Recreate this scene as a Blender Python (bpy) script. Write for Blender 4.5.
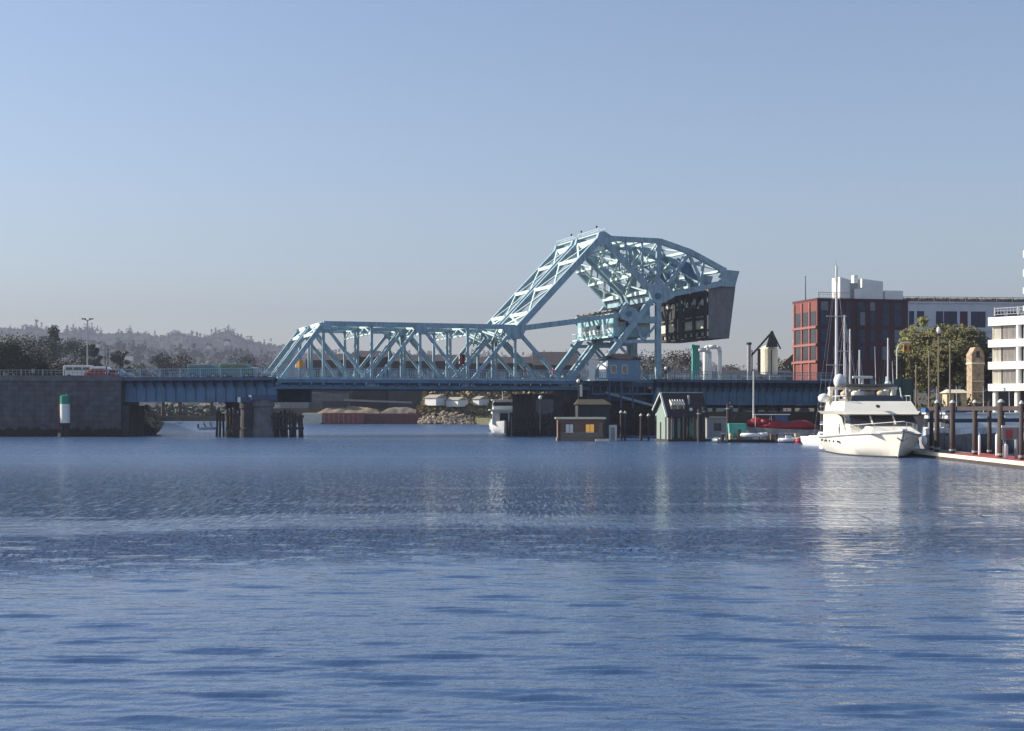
import bpy, math, random
import numpy as np
from mathutils import Vector, Matrix
random.seed(7); RNG = np.random.default_rng(7)
for o in list(bpy.data.objects): bpy.data.objects.remove(o, do_unlink=True)
sc = bpy.context.scene; COL = sc.collection
R = math.radians; PI = math.pi

# ------------------------------------------------------------------ camera, sky, sun
CH, F, HY = 3.8, 1500.0, 409.0            # eye height, focal length in pixels, horizon row
cam_d = bpy.data.cameras.new('camera'); cam = bpy.data.objects.new('camera', cam_d); COL.objects.link(cam)
cam.location = (0, 0, CH); cam.rotation_euler = (R(90), 0, 0)
cam_d.sensor_width = 36; cam_d.lens = F / 1024 * 36
cam_d.shift_y = (HY - 365.5) / 1024
cam_d.clip_start = 0.5; cam_d.clip_end = 20000
sc.camera = cam
SUN_EL, SX, SY = 27.0, -0.955, 0.20       # the sun stands to the left, a little beyond the bridge
saz = math.atan2(SX, SY)
w = bpy.data.worlds.new('World'); sc.world = w; w.use_nodes = True
nt = w.node_tree; bg = nt.nodes['Background']
sky = nt.nodes.new('ShaderNodeTexSky'); sky.sky_type = 'NISHITA'; sky.sun_disc = False
sky.sun_elevation = R(SUN_EL); sky.sun_rotation = saz
sky.air_density = 1.0; sky.dust_density = 0.6; sky.ozone_density = 4.0; sky.altitude = 0
tint = nt.nodes.new('ShaderNodeMix'); tint.data_type = 'RGBA'; tint.blend_type = 'MULTIPLY'; tint.inputs['Factor'].default_value = 1
tint.inputs['B'].default_value = (1.075, .91, .845, 1); nt.links.new(sky.outputs[0], tint.inputs['A'])
nt.links.new(tint.outputs['Result'], bg.inputs[0]); bg.inputs[1].default_value = 0.105
sd = bpy.data.lights.new('sun', 'SUN'); sun = bpy.data.objects.new('sun', sd); COL.objects.link(sun)
sd.energy = 4.8; sd.angle = R(0.5); sd.color = (1.0, 0.93, 0.80)
e = R(SUN_EL); h = math.hypot(SX, SY)
tosun = Vector((SX / h * math.cos(e), SY / h * math.cos(e), math.sin(e)))
sun.rotation_euler = tosun.to_track_quat('Z', 'Y').to_euler()
vs = sc.view_settings; vs.view_transform = 'Standard'; vs.look = 'None'; vs.gamma = 1; vs.exposure = 0.86
sc.cycles.use_denoising = True; sc.cycles.sample_clamp_direct = 8; sc.cycles.sample_clamp_indirect = 5
sc.cycles.max_bounces = 6; sc.cycles.volume_bounces = 0
HAZE = 0.00027

# ------------------------------------------------------------------ helpers
def P(px, py, D): return Vector(((px - 512) / F * D, D, CH + (HY - py) / F * D))
def X(px, D): return (px - 512) / F * D
def Z(py, D): return CH + (HY - py) / F * D
def width(px1, D1, ang, px2):
    k = (px2 - 512) / F; x1 = X(px1, D1)
    return (k * D1 - x1) / (math.cos(ang) - k * math.sin(ang))

class MB:
    def __init__(s): s.v = []; s.f = []
    def add(s, vs_, fs):
        n = len(s.v); s.v += [tuple(p) for p in vs_]; s.f += [tuple(i + n for i in f) for f in fs]; return s
    def box(s, x0, x1, y0, y1, z0, z1):
        return s.add([(x0,y0,z0),(x1,y0,z0),(x1,y1,z0),(x0,y1,z0),(x0,y0,z1),(x1,y0,z1),(x1,y1,z1),(x0,y1,z1)],
                     [(3,2,1,0),(4,5,6,7),(0,1,5,4),(1,2,6,5),(2,3,7,6),(3,0,4,7)])
    def frus(s, b, t):   # b, t = (x0, x1, y0, y1, z)
        return s.add([(b[0],b[2],b[4]),(b[1],b[2],b[4]),(b[1],b[3],b[4]),(b[0],b[3],b[4]),
                      (t[0],t[2],t[4]),(t[1],t[2],t[4]),(t[1],t[3],t[4]),(t[0],t[3],t[4])],
                     [(3,2,1,0),(4,5,6,7),(0,1,5,4),(1,2,6,5),(2,3,7,6),(3,0,4,7)])
    def beam(s, p, q, a, b=None, up=None):
        p, q = Vector(p), Vector(q); b = b or a; d = (q - p).normalized()
        u = Vector(up) if up else (Vector((0, 1, 0)) if abs(d.y) < .9 else Vector((1, 0, 0)))
        v = d.cross(u).normalized(); u = v.cross(d).normalized()
        c = [u*a/2 + v*b/2, u*a/2 - v*b/2, -u*a/2 - v*b/2, -u*a/2 + v*b/2]
        return s.add([p + k for k in c] + [q + k for k in c], [(0,1,2,3),(7,6,5,4),(0,4,5,1),(1,5,6,2),(2,6,7,3),(3,7,4,0)])
    def tube(s, p, q, r0, r1=None, n=8):
        p, q = Vector(p), Vector(q); r1 = r0 if r1 is None else r1; d = (q - p).normalized()
        u = d.orthogonal().normalized(); v = d.cross(u)
        A = [p + (u*math.cos(2*PI*i/n) + v*math.sin(2*PI*i/n))*r0 for i in range(n)]
        B = [q + (u*math.cos(2*PI*i/n) + v*math.sin(2*PI*i/n))*r1 for i in range(n)]
        return s.add(A + B, [tuple(range(n))[::-1], tuple(range(n, 2*n))] + [(i, (i+1) % n, n+(i+1) % n, n+i) for i in range(n)])
    def path(s, pts, r, n=6):
        for a, b in zip(pts, pts[1:]): s.tube(a, b, r, r, n)
        return s
    def lathe(s, prof, c=(0,0,0), n=14):   # prof: (r, z)
        vs_ = [(c[0]+r*math.cos(2*PI*i/n), c[1]+r*math.sin(2*PI*i/n), c[2]+z) for r, z in prof for i in range(n)]
        fs = [(k*n+i, k*n+(i+1) % n, (k+1)*n+(i+1) % n, (k+1)*n+i) for k in range(len(prof)-1) for i in range(n)]
        return s.add(vs_, fs + [tuple(range(n))[::-1], tuple(range((len(prof)-1)*n, len(prof)*n))])
    def ball(s, c, r, sx=1, sy=1, sz=1, n=10):
        m = n // 2
        prof = [(max(.001, math.sin(PI*k/m)), -math.cos(PI*k/m)) for k in range(m+1)]
        k0 = len(s.v); s.lathe(prof, (0,0,0), n)
        for i in range(k0, len(s.v)):
            x, y, z = s.v[i]; s.v[i] = (c[0]+x*r*sx, c[1]+y*r*sy, c[2]+z*r*sz)
        return s
    def prism(s, poly, y0, y1):            # polygon in x,z pushed along y
        n = len(poly)
        return s.add([(x, y0, z) for x, z in poly] + [(x, y1, z) for x, z in poly],
                     [tuple(range(n)), tuple(range(n, 2*n))[::-1]] + [(i, n+i, n+(i+1) % n, (i+1) % n) for i in range(n)])
    def slab(s, poly, z0, z1):             # polygon in x,y pushed along z
        n = len(poly)
        return s.add([(x, y, z0) for x, y in poly] + [(x, y, z1) for x, y in poly],
                     [tuple(range(n))[::-1], tuple(range(n, 2*n))] + [(i, (i+1) % n, n+(i+1) % n, n+i) for i in range(n)])
    def build(s, name, m, parent=None, world=False, smooth=False, bevel=0):
        me = bpy.data.meshes.new(name)
        vs_ = s.v
        if world and parent is not None:
            inv = (Matrix.Translation(parent.location) @ parent.rotation_euler.to_matrix().to_4x4()).inverted()
            vs_ = [inv @ Vector(p) for p in vs_]
        me.from_pydata(vs_, [], s.f); me.materials.append(m)
        if smooth: me.polygons.foreach_set('use_smooth', [True]*len(me.polygons))
        o = bpy.data.objects.new(name, me); COL.objects.link(o)
        if parent is not None: o.parent = parent
        if bevel:
            b = o.modifiers.new('bevel', 'BEVEL'); b.width = bevel; b.segments = 2; b.limit_method = 'ANGLE'
        return o
def fixnormals(o):
    import bmesh
    b = bmesh.new(); b.from_mesh(o.data); bmesh.ops.recalc_face_normals(b, faces=b.faces); b.to_mesh(o.data); b.free(); return o

def tag(o, label, cat, group=None, kind=None):
    if label: o['label'] = label
    if cat: o['category'] = cat
    if group: o['group'] = group
    if kind: o['kind'] = kind
    return o
def thing(name, label, cat, loc=(0,0,0), rz=0, group=None):
    o = bpy.data.objects.new(name, None); COL.objects.link(o); o.empty_display_size = .5
    o.location = loc; o.rotation_euler = (0, 0, rz); return tag(o, label, cat, group)
def struct(o): o['kind'] = 'structure'; return o
def dup(root, loc, rz=0, label=None, group=None, scale=None):
    r = root.copy(); COL.objects.link(r); r.location = loc; r.rotation_euler = (0, 0, rz)
    if label: r['label'] = label
    if group: r['group'] = group
    if scale: r.scale = scale
    for ch in list(root.children):
        c = ch.copy(); COL.objects.link(c); c.parent = r
        for g in list(ch.children):
            d = g.copy(); COL.objects.link(d); d.parent = c
    return r

def mat(name, rgb, rough=.6, var=.15, scale=1.5, metal=0, bump=0, bscale=8, grime=0, stretch=(1,1,1), island=0, spec=.5, emit=0, dark=None):
    m = bpy.data.materials.new(name); m.use_nodes = True; t = m.node_tree; N = t.nodes; L = t.links
    b = N['Principled BSDF']; b.inputs['Roughness'].default_value = rough; b.inputs['Metallic'].default_value = metal
    b.inputs['Specular IOR Level'].default_value = spec
    tc = N.new('ShaderNodeTexCoord'); mp = N.new('ShaderNodeMapping'); mp.inputs['Scale'].default_value = stretch
    L.new(tc.outputs['Object'], mp.inputs[0])
    nz = N.new('ShaderNodeTexNoise'); nz.inputs['Scale'].default_value = scale; nz.inputs['Detail'].default_value = 6
    L.new(mp.outputs[0], nz.inputs['Vector'])
    cr = N.new('ShaderNodeValToRGB'); cr.color_ramp.elements[0].position = .3; cr.color_ramp.elements[1].position = .7
    lo = dark if dark else tuple(c*(1-var) for c in rgb); hi = tuple(min(1, c*(1+var)) for c in rgb)
    cr.color_ramp.elements[0].color = (*lo, 1); cr.color_ramp.elements[1].color = (*hi, 1)
    L.new(nz.outputs[0], cr.inputs[0]); out = cr.outputs[0]
    if grime:
        n2 = N.new('ShaderNodeTexNoise'); n2.inputs['Scale'].default_value = 1.0; n2.inputs['Detail'].default_value = 8
        m2 = N.new('ShaderNodeMapping'); m2.inputs['Scale'].default_value = (3, 3, .25)
        L.new(tc.outputs['Object'], m2.inputs[0]); L.new(m2.outputs[0], n2.inputs['Vector'])
        r2 = N.new('ShaderNodeValToRGB'); r2.color_ramp.elements[0].position = .5; r2.color_ramp.elements[1].position = .75
        L.new(n2.outputs[0], r2.inputs[0])
        ml = N.new('ShaderNodeMath'); ml.operation = 'MULTIPLY'; ml.inputs[1].default_value = grime; L.new(r2.outputs[0], ml.inputs[0])
        mx = N.new('ShaderNodeMix'); mx.data_type = 'RGBA'; mx.inputs['B'].default_value = (.09, .06, .045, 1)
        L.new(ml.outputs[0], mx.inputs['Factor']); L.new(out, mx.inputs['A']); out = mx.outputs['Result']
    if island:
        g = N.new('ShaderNodeNewGeometry'); hs = N.new('ShaderNodeHueSaturation'); mr = N.new('ShaderNodeMapRange')
        mr.inputs['To Min'].default_value = 1-island; mr.inputs['To Max'].default_value = 1+island
        L.new(g.outputs['Random Per Island'], mr.inputs['Value']); L.new(mr.outputs[0], hs.inputs['Value'])
        L.new(out, hs.inputs['Color']); out = hs.outputs[0]
    L.new(out, b.inputs['Base Color'])
    if bump:
        nb = N.new('ShaderNodeTexNoise'); nb.inputs['Scale'].default_value = bscale; nb.inputs['Detail'].default_value = 8
        L.new(mp.outputs[0], nb.inputs['Vector'])
        bp = N.new('ShaderNodeBump'); bp.inputs['Strength'].default_value = bump; bp.inputs['Distance'].default_value = .1
        L.new(nb.outputs[0], bp.inputs['Height']); L.new(bp.outputs[0], b.inputs['Normal'])
    if emit:
        b.inputs['Emission Color'].default_value = (*rgb, 1); b.inputs['Emission Strength'].default_value = emit
    return m
M = {}
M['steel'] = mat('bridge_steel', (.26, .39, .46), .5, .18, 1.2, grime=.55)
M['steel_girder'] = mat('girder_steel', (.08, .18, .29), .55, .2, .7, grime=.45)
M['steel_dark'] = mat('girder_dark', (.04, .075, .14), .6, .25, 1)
M['rail_steel'] = mat('railing_steel', (.24, .36, .44), .5, .1, 2)
M['bracing'] = mat('bracing_steel', (.52, .66, .66), .5, .12, 1.5, grime=.25)
M['teal'] = mat('teal_paint', (.27, .47, .50), .5, .2, 1.2, grime=.3)
M['pale_teal'] = mat('pale_teal_paint', (.55, .72, .74), .5, .12, 1.2, grime=.2)
M['cw'] = mat('counterweight_concrete', (.18, .175, .18), .85, .2, .8, bump=.3, grime=.25)
M['cw_dark'] = mat('counterweight_plate', (.03, .028, .03), .8, .3, 1)
M['cream'] = mat('cream_paint', (.72, .66, .50), .6, .12, 1.5)
M['concrete'] = mat('pier_concrete', (.14, .14, .15), .9, .25, .8, bump=.4, grime=.5)
M['concrete_dark'] = mat('dark_concrete', (.05, .045, .05), .9, .4, .6, bump=.4)
M['timber'] = mat('creosote_timber', (.045, .032, .03), .85, .45, 3, bump=.4, stretch=(3,3,.4), island=.35)
M['pile'] = mat('weathered_pile', (.055, .038, .032), .85, .4, 3, bump=.4, stretch=(3,3,.4), island=.3)
M['pilecap'] = mat('pile_cap_white', (.55, .54, .50), .5, .08)
M['asphalt'] = mat('asphalt', (.05, .05, .052), .9, .2, 2)
M['white'] = mat('white_paint', (.78, .77, .72), .35, .05, 1)
M['gel'] = mat('gelcoat_cream', (.92, .87, .74), .22, .04, .8)
M['gel2'] = mat('gelcoat_white', (.74, .74, .72), .25, .05, .8)
M['wallwhite'] = mat('wall_white', (.85, .83, .78), .6, .05, .6)
M['bluewhite'] = mat('wall_bluewhite', (.62, .63, .68), .7, .08, .4, grime=.1)
M['glass'] = mat('dark_glass', (.02, .025, .035), .08, .3, .6, spec=.8)
M['glass_blue'] = mat('blue_glass', (.02, .03, .07), .35, .4, .3, spec=.3)
M['curtain'] = mat('curtained_glass', (.42, .40, .33), .25, .35, 1.2, stretch=(6,6,.3), spec=.7)
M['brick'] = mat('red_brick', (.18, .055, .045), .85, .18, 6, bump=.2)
M['brick_shaded'] = mat('shaded_brick', (.075, .022, .032), .85, .25, 5, bump=.2)  # front's shade put into the brick colour; reused for small dark red parts
M['pinkband'] = mat('pink_band', (.27, .11, .10), .8, .1, 2)
M['stone'] = mat('tan_stone', (.33, .25, .17), .9, .45, 2, bump=.4)
M['red'] = mat('red_cover', (.30, .015, .022), .6, .2, 3)
M['redpaint'] = mat('red_dock', (.38, .07, .06), .7, .2, 3)
M['rust'] = mat('barge_red', (.26, .07, .055), .75, .25, 1.5, grime=.5)
M['rust_light'] = mat('barge_rib', (.40,.16,.12), .75, .2, 1.5)
M['rustdark'] = mat('barge_darkred', (.14,.04,.035), .75, .3, 1.5)
M['sand'] = mat('sand', (.26, .20, .13), .95, .2, .6, bump=.5)
M['sand2'] = mat('grey_sand', (.17, .14, .11), .95, .2, .6, bump=.5)
M['rope'] = mat('cream_timber', (.50, .42, .28), .8, .2, 3)
M['black'] = mat('black_rubber', (.015, .015, .017), .6, .2)
M['grey'] = mat('grey_metal', (.30, .31, .32), .45, .12, 2, metal=.3)
M['greyhull'] = mat('grey_hull', (.33, .32, .32), .5, .25, 1.5, grime=.4)
M['alu'] = mat('mast_aluminium', (.60, .59, .58), .35, .06, 1)
M['wood'] = mat('brown_boards', (.19, .105, .07), .8, .3, 3, stretch=(.5,.5,8), bump=.3)
M['woodlight'] = mat('pale_boards', (.22, .17, .13), .85, .25, 3, stretch=(.5,.5,8))
M['orange'] = mat('orange_lamp_glass', (.95, .45, .08), .4, .1, 2, emit=.18)
M['amber'] = mat('amber_housing', (.55, .25, .03), .5, .1, 2)
M['green'] = mat('marker_green', (.01, .22, .14), .45, .1, 3)
M['mint'] = mat('mint_boards', (.22, .29, .25), .7, .12, 2, stretch=(6,6,.4))
M['tarp'] = mat('teal_tarp', (.08, .36, .30), .7, .15, 3)
M['bluecanvas'] = mat('blue_canvas', (.03, .10, .28), .7, .2, 2)
M['roof'] = mat('dark_shingle', (.035, .028, .032), .85, .3, 3)
M['tanroof'] = mat('tan_roof', (.19, .16, .12), .8, .2, 2)
M['moss'] = mat('mossy_roof', (.035, .032, .014), .95, .4, 1.2, bump=.5)
M['shed'] = mat('grey_shed', (.26, .26, .25), .7, .12, .5, grime=.3)
M['shed_dark'] = mat('brown_shed', (.055, .045, .045), .85, .35, .3)
M['earth'] = mat('earth', (.085, .07, .045), .95, .35, .25, bump=.5)
M['lawn'] = mat('dry_grass', (.10, .095, .045), .95, .3, .4, bump=.4)
M['rock'] = mat('rock', (.36, .29, .20), .9, .35, 1.5, bump=.6, island=.45)
M['bark'] = mat('bark', (.06, .045, .035), .9, .3, 4, bump=.4)
M['leaf'] = mat('leaf_green', (.035, .045, .018), .7, .35, .8, island=.4)
M['leaf_dark'] = mat('leaf_dark', (.030, .038, .014), .7, .35, .8, island=.4)
M['leaf_olive'] = mat('leaf_olive', (.095, .088, .020), .7, .4, .5, island=.5)
M['leaf_yellow'] = mat('leaf_yellowgreen', (.17, .17, .04), .7, .35, .6, island=.4)
M['leaf_brown'] = mat('leaf_brown', (.045, .032, .02), .7, .35, .6, island=.4)
M['bankleaf'] = mat('bank_leaf', (.20, .15, .05), .8, .4, .3, island=.5)
M['hill'] = mat('hill_ground', (.016, .020, .014), .95, .3, .01)
M['woods'] = mat('hill_woods', (.016, .021, .017), .9, .2, .01, island=.12)
M['skin'] = mat('skin', (.42, .24, .17), .6, .05)
for k, c in dict(cloth_red=(.40,.03,.04), cloth_blue=(.04,.07,.18), cloth_white=(.6,.6,.58), cloth_black=(.02,.02,.025), car_red=(.35,.02,.02), car_teal=(.05,.18,.22), car_green=(.08,.20,.15), car_silver=(.35,.36,.38), car_blue=(.05,.10,.2)).items():
    M[k] = mat(k, c, .4, .08)

def soften(m, k, up=(-.25, -.35, .9)):    # leaf masses shade together: lean the leaf normals toward one direction
    t = m.node_tree; g = t.nodes.new('ShaderNodeNewGeometry'); mx = t.nodes.new('ShaderNodeMix'); mx.data_type = 'VECTOR'
    mx.inputs['Factor'].default_value = k; mx.inputs['B'].default_value = up; t.links.new(g.outputs['Normal'], mx.inputs['A'])
    n = t.nodes.new('ShaderNodeVectorMath'); n.operation = 'NORMALIZE'; t.links.new(mx.outputs['Result'], n.inputs[0])
    t.links.new(n.outputs[0], t.nodes['Principled BSDF'].inputs['Normal'])
soften(M['woods'], .85)
for k_ in ('leaf', 'leaf_dark', 'leaf_brown', 'leaf_olive', 'leaf_yellow'): soften(M[k_], .3, (-.4, -.3, .7))
# ------------------------------------------------------------------ water
def water():
    m = bpy.data.materials.new('water'); m.use_nodes = True; t = m.node_tree; N = t.nodes; L = t.links
    b = N['Principled BSDF']; b.inputs['Base Color'].default_value = (.047, .092, .188, 1)
    b.inputs['IOR'].default_value = 1.333
    tc = N.new('ShaderNodeTexCoord')
    def nz(st, det=3, rough=.5):
        mp = N.new('ShaderNodeMapping'); mp.inputs['Scale'].default_value = st; L.new(tc.outputs['Object'], mp.inputs[0])
        n = N.new('ShaderNodeTexNoise'); n.inputs['Scale'].default_value = 1; n.inputs['Detail'].default_value = det
        n.inputs['Roughness'].default_value = rough; L.new(mp.outputs[0], n.inputs['Vector']); return n.outputs[0]
    def mth(op, a, c):
        n = N.new('ShaderNodeMath'); n.operation = op
        for i, q in enumerate((a, c)):
            if isinstance(q, (int, float)): n.inputs[i].default_value = q
            else: L.new(q, n.inputs[i])
        return n.outputs[0]
    def rng_(v, a, c, d, e_):
        n = N.new('ShaderNodeMapRange'); n.interpolation_type = 'SMOOTHSTEP'
        for k, q in zip(('From Min','From Max','To Min','To Max'), (a, c, d, e_)): n.inputs[k].default_value = q
        L.new(v, n.inputs['Value']); return n.outputs[0]
    sx = N.new('ShaderNodeSeparateXYZ'); L.new(tc.outputs['Object'], sx.inputs[0]); Yc = sx.outputs['Y']
    # wind reaches the water unevenly: calm near the viewer, ruffled farther out, slicks between
    yw = mth('ADD', Yc, mth('MULTIPLY', mth('SUBTRACT', nz((.03, .006, 1), 4, .6), .5), 26))
    yd = mth('DIVIDE', yw, 200)
    rp = N.new('ShaderNodeValToRGB'); L.new(yd, rp.inputs[0]); cr = rp.color_ramp; cr.interpolation = 'EASE'
    st_ = [(0, .07), (33, .07), (41, .95), (45, .95), (47.5, .12), (52, .10), (54, .9), (70, 1), (92, .95), (104, .42), (200, .34)]
    cr.elements[0].position = 0; cr.elements[0].color = (.07,)*3 + (1,); cr.elements[1].position = 1; cr.elements[1].color = (.34,)*3 + (1,)
    for y_, v_ in st_[1:-1]: q = cr.elements.new(y_/200); q.color = (v_,)*3 + (1,)
    slick = rng_(nz((.018, .13, 1), 4, .6), .57, .63, 1, .2)
    near = rng_(Yc, 40, 55, 0, 1)
    patch = rng_(nz((.02, .07, 1), 3, .6), .35, .65, .8, 1.15)
    grain = rng_(nz((8.5, .5, 1), 2, .6), .36, .64, .05, 2.2)
    grain = mth('ADD', mth('MULTIPLY', mth('SUBTRACT', grain, 1), near), 1)
    S_ = mth('MULTIPLY', mth('MULTIPLY', rp.outputs[0], patch), mth('MULTIPLY', slick, grain))
    hgt = mth('ADD', nz((3.6, 3.4, 1), 3, .6), mth('MULTIPLY', nz((.55, 1.2, 1), 2, .5), 1.4))
    bp = N.new('ShaderNodeBump'); bp.inputs['Distance'].default_value = .42
    L.new(hgt, bp.inputs['Height']); L.new(S_, bp.inputs['Strength']); L.new(bp.outputs[0], b.inputs['Normal'])
    L.new(mth('ADD', rng_(Yc, 60, 130, .02, .24), mth('MULTIPLY', S_, .05)), b.inputs['Roughness'])
    ys = [6.0]                                   # row spacing: fine near the shore the viewer stands on, coarser far out
    while ys[-1] < 6000: y_ = ys[-1]; ys.append(y_ + (.35 if y_ < 13 else min(max(.035, y_*y_/5700*.55), .035*y_)))
    Y = np.array(ys); Y[-1] = 6000; nr, nc = len(Y), 760
    K = np.linspace(-1.1, 1.1, nc); K = np.sign(K) * (np.abs(K) ** 1.35)
    YY = np.repeat(Y, nc).reshape(nr, nc); XX = YY * K[None, :]
    ZZ = np.zeros_like(XX)
    dy = np.gradient(Y)[:, None]
    def wset(n, l0, l1, sd, a0, pw, off):
        Zs = np.zeros_like(XX)
        for i in range(n):
            lam = l0 * (l1/l0) ** RNG.random(); th = RNG.normal(0, sd) + off
            k = 2*PI/lam; amp = a0 * lam ** pw * (.6 + .8*RNG.random()); fade = np.clip((lam/dy - 2.0)/2.0, 0, 1)
            Zs += amp * fade * np.sin(k*(YY*math.cos(th) + XX*math.sin(th)) + RNG.random()*2*PI)
        return Zs
    def env(n, lx, ly):
        E = np.zeros_like(XX)
        for i in range(n): E += np.sin(XX*2*PI/(lx*(.5+RNG.random())) + YY*2*PI/(ly*(.5+RNG.random()))*(1 if RNG.random() < .5 else -1) + RNG.random()*6.28)
        return E/math.sqrt(n)
    calm = wset(34, .25, 1.1, .40, .0016, .9, .1)
    E1 = np.clip(env(9, 4.0, 1.8) + .05, 0, 1.5)
    rip = wset(36, .20, .70, .12, .0058, .9, .05) * E1
    E2 = np.clip(env(7, 7, 4) + .2, 0, 1.4)
    roll = wset(22, .7, 1.5, .13, .0024, .9, .05) * E2 * np.clip((32 - YY)/12, .10, 1)
    ZZ = (calm + rip + roll) * np.clip(1.3 - YY/80, 0.0, 1)
    v = np.stack([XX, YY, ZZ], -1).reshape(-1, 3)
    idx = np.arange(nr*nc).reshape(nr, nc)
    q = np.stack([idx[:-1, :-1], idx[:-1, 1:], idx[1:, 1:], idx[1:, :-1]], -1).reshape(-1, 4)
    me = bpy.data.meshes.new('water')
    ev = np.array([[-9000,-300,0],[9000,-300,0],[9000,6000,0],[-9000,6000,0],[-6.82,6,0],[6.82,6,0],[6820,6000,0],[-6820,6000,0]], float)
    n0 = len(v); kk = abs(K[0]); ev[4:8, 0] = [-6*kk, 6*kk, 6000*kk, -6000*kk]
    V = np.vstack([v, ev]); Fq = np.vstack([q, np.array([[0,1,5,4],[1,2,6,5],[3,0,4,7]]) + n0])
    me.vertices.add(len(V)); me.vertices.foreach_set('co', V.ravel())
    me.loops.add(Fq.size); me.loops.foreach_set('vertex_index', Fq.ravel().astype(np.int32))
    me.polygons.add(len(Fq)); me.polygons.foreach_set('loop_start', np.arange(0, Fq.size, 4, dtype=np.int32))
    me.polygons.foreach_set('use_smooth', np.ones(len(Fq), bool))
    me.update(calc_edges=True); me.materials.append(m)
    o = bpy.data.objects.new('water', me); COL.objects.link(o); struct(o)
water()

# ------------------------------------------------------------------ bridge frame
ANG = R(18.0); A = Vector((math.cos(ANG), math.sin(ANG), 0)); T = Vector((-math.sin(ANG), math.cos(ANG), 0))
O = Vector((X(276, 204), 204, 0))
def S(px, t=0):
    o = O + T*t; k = (px-512)/F
    return (k*o.y - o.x) / (A.x - k*A.y)
def N2(px, py, t=0):
    s = S(px, t); D = (O + T*t + A*s).y
    return (s, Z(py, D))
def BW(s, t, z=0): q = O + A*s + T*t; return Vector((q.x, q.y, z))
DECK = 8.15

# ------------------------------------------------------------------ land
gz = 5.6
def land(name, poly, z, m, zb=-1.0): return struct(MB().slab(poly, zb, z).build(name, m))
land('left_bank_ground', [(X(116,222),222),(X(124,470),470),(-330,520),(-330,222)], 7.2, M['earth'])
land('far_shore_ground', [(X(-400,480),480),(X(238,476),476),(X(262,392),392),(X(470,384),384),(X(560,300),300),(1000,300),(1000,1500),(2200,4400),(-2200,4400),(-1100,490)], 1.6, M['lawn'])
land('right_bank_ground', [(X(596,236),236),(X(700,212),212),(X(835,232),232),(X(850,172),172),(X(960,165),165),(64,120),(400,118),(400,800),(X(596,300),300)], 3.4, M['earth'])
land('upper_street_ground', [(X(820,246),246),(X(842,236),236),(X(905,205),205),(X(1000,190),190),(400,186),(400,800),(60,800)], 6.0, M['asphalt'], 3.404)

def ridge(name, pts, D, depth, zb=0):
    n = 90; xs = np.linspace(pts[0][0], pts[-1][0], n); ys = np.interp(xs, [p[0] for p in pts], [p[1] for p in pts])
    mb = MB(); rows = 8; vs_ = []
    for j in range(rows + 5):
        u = j/rows; D2 = D + (u-1)*depth
        for x, y in zip(xs, ys):
            h_ = Z(y, D) + 2.5; g = h_ * math.sin(min(u, 1)*PI/2) ** 1.2 if u <= 1 else h_*(1-(u-1)*1.5)
            vs_.append((X(x, D), D2, max(g, 0)*(.97+.06*math.sin(x*.13+j*2)) - (.5 if u == 0 else 0)))
    m_ = rows + 5
    fs = [(j*n+i, j*n+i+1, (j+1)*n+i+1, (j+1)*n+i) for j in range(m_-1) for i in range(n-1)]
    mb.add(vs_, fs); o = mb.build(name, M['hill'], smooth=True); struct(o)
    return [Vector(v) for v in vs_], n, m_
def woods(name, surf, n, rows, count, size, label, leafs=34):
    rng = np.random.default_rng(len(name)+count); allv = []; allf = []
    V = np.array([tuple(v) for v in surf]).reshape(rows, n, 3); c0 = 0
    for k in range(count):
        j = rng.random()*(rows-3.0)+.4; i = rng.random()*(n-1.01); j0, i0 = int(j), int(i); a, b = j-j0, i-i0
        p = V[j0,i0]*(1-a)*(1-b)+V[j0+1,i0]*a*(1-b)+V[j0,i0+1]*(1-a)*b+V[j0+1,i0+1]*a*b
        hgt = size*(.5+.9*rng.random()**2); con = rng.random() < .35
        u = rng.random(leafs); th = rng.random(leafs)*2*PI
        rad = (hgt*.22*(1-u) if con else hgt*.38*np.sqrt(np.clip(1-(2*u-1)**2, 0, 1))+.2) * (.7+.4*rng.random(leafs))
        c = np.stack([p[0]+rad*np.cos(th), p[1]+rad*np.sin(th), p[2]+hgt*(.1+u*(1.25 if con else .85))-4], -1)
        q = rng.normal(0, 1, (leafs, 4, 3)) * size*.10
        allv.append((c[:, None, :] + q).reshape(-1, 3)); 
    v = np.vstack(allv); f = np.arange(len(v)).reshape(-1, 4)
    me = bpy.data.meshes.new(name); me.from_pydata(v.tolist(), [], f.tolist()); me.materials.append(M['woods'])
    o = bpy.data.objects.new(name, me); COL.objects.link(o); tag(o, label, 'woods', kind='stuff')
rA = ridge('far_hill', [(-160,333),(-60,330),(0,328),(50,331),(97,333),(126,335),(182,337),(205,339),(219,334),(240,336),(256,342),(280,349),(330,356),(420,358),(520,360),(620,360),(690,366),(760,376),(860,385),(960,390),(1100,392)], 3000, 800)
woods('far_hill_woods', *rA, 5200, 13, 'blue-grey wood covering the far hazy ridge behind the bridge')
rB = ridge('near_hill', [(-160,336),(-60,340),(0,345),(60,348),(120,351),(200,356),(260,360),(330,368),(430,374),(520,378),(640,382),(760,390),(900,395)], 1700, 600)
woods('near_hill_woods', *rB, 3600, 11, 'darker wood on the lower slope in front of the far ridge')

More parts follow.
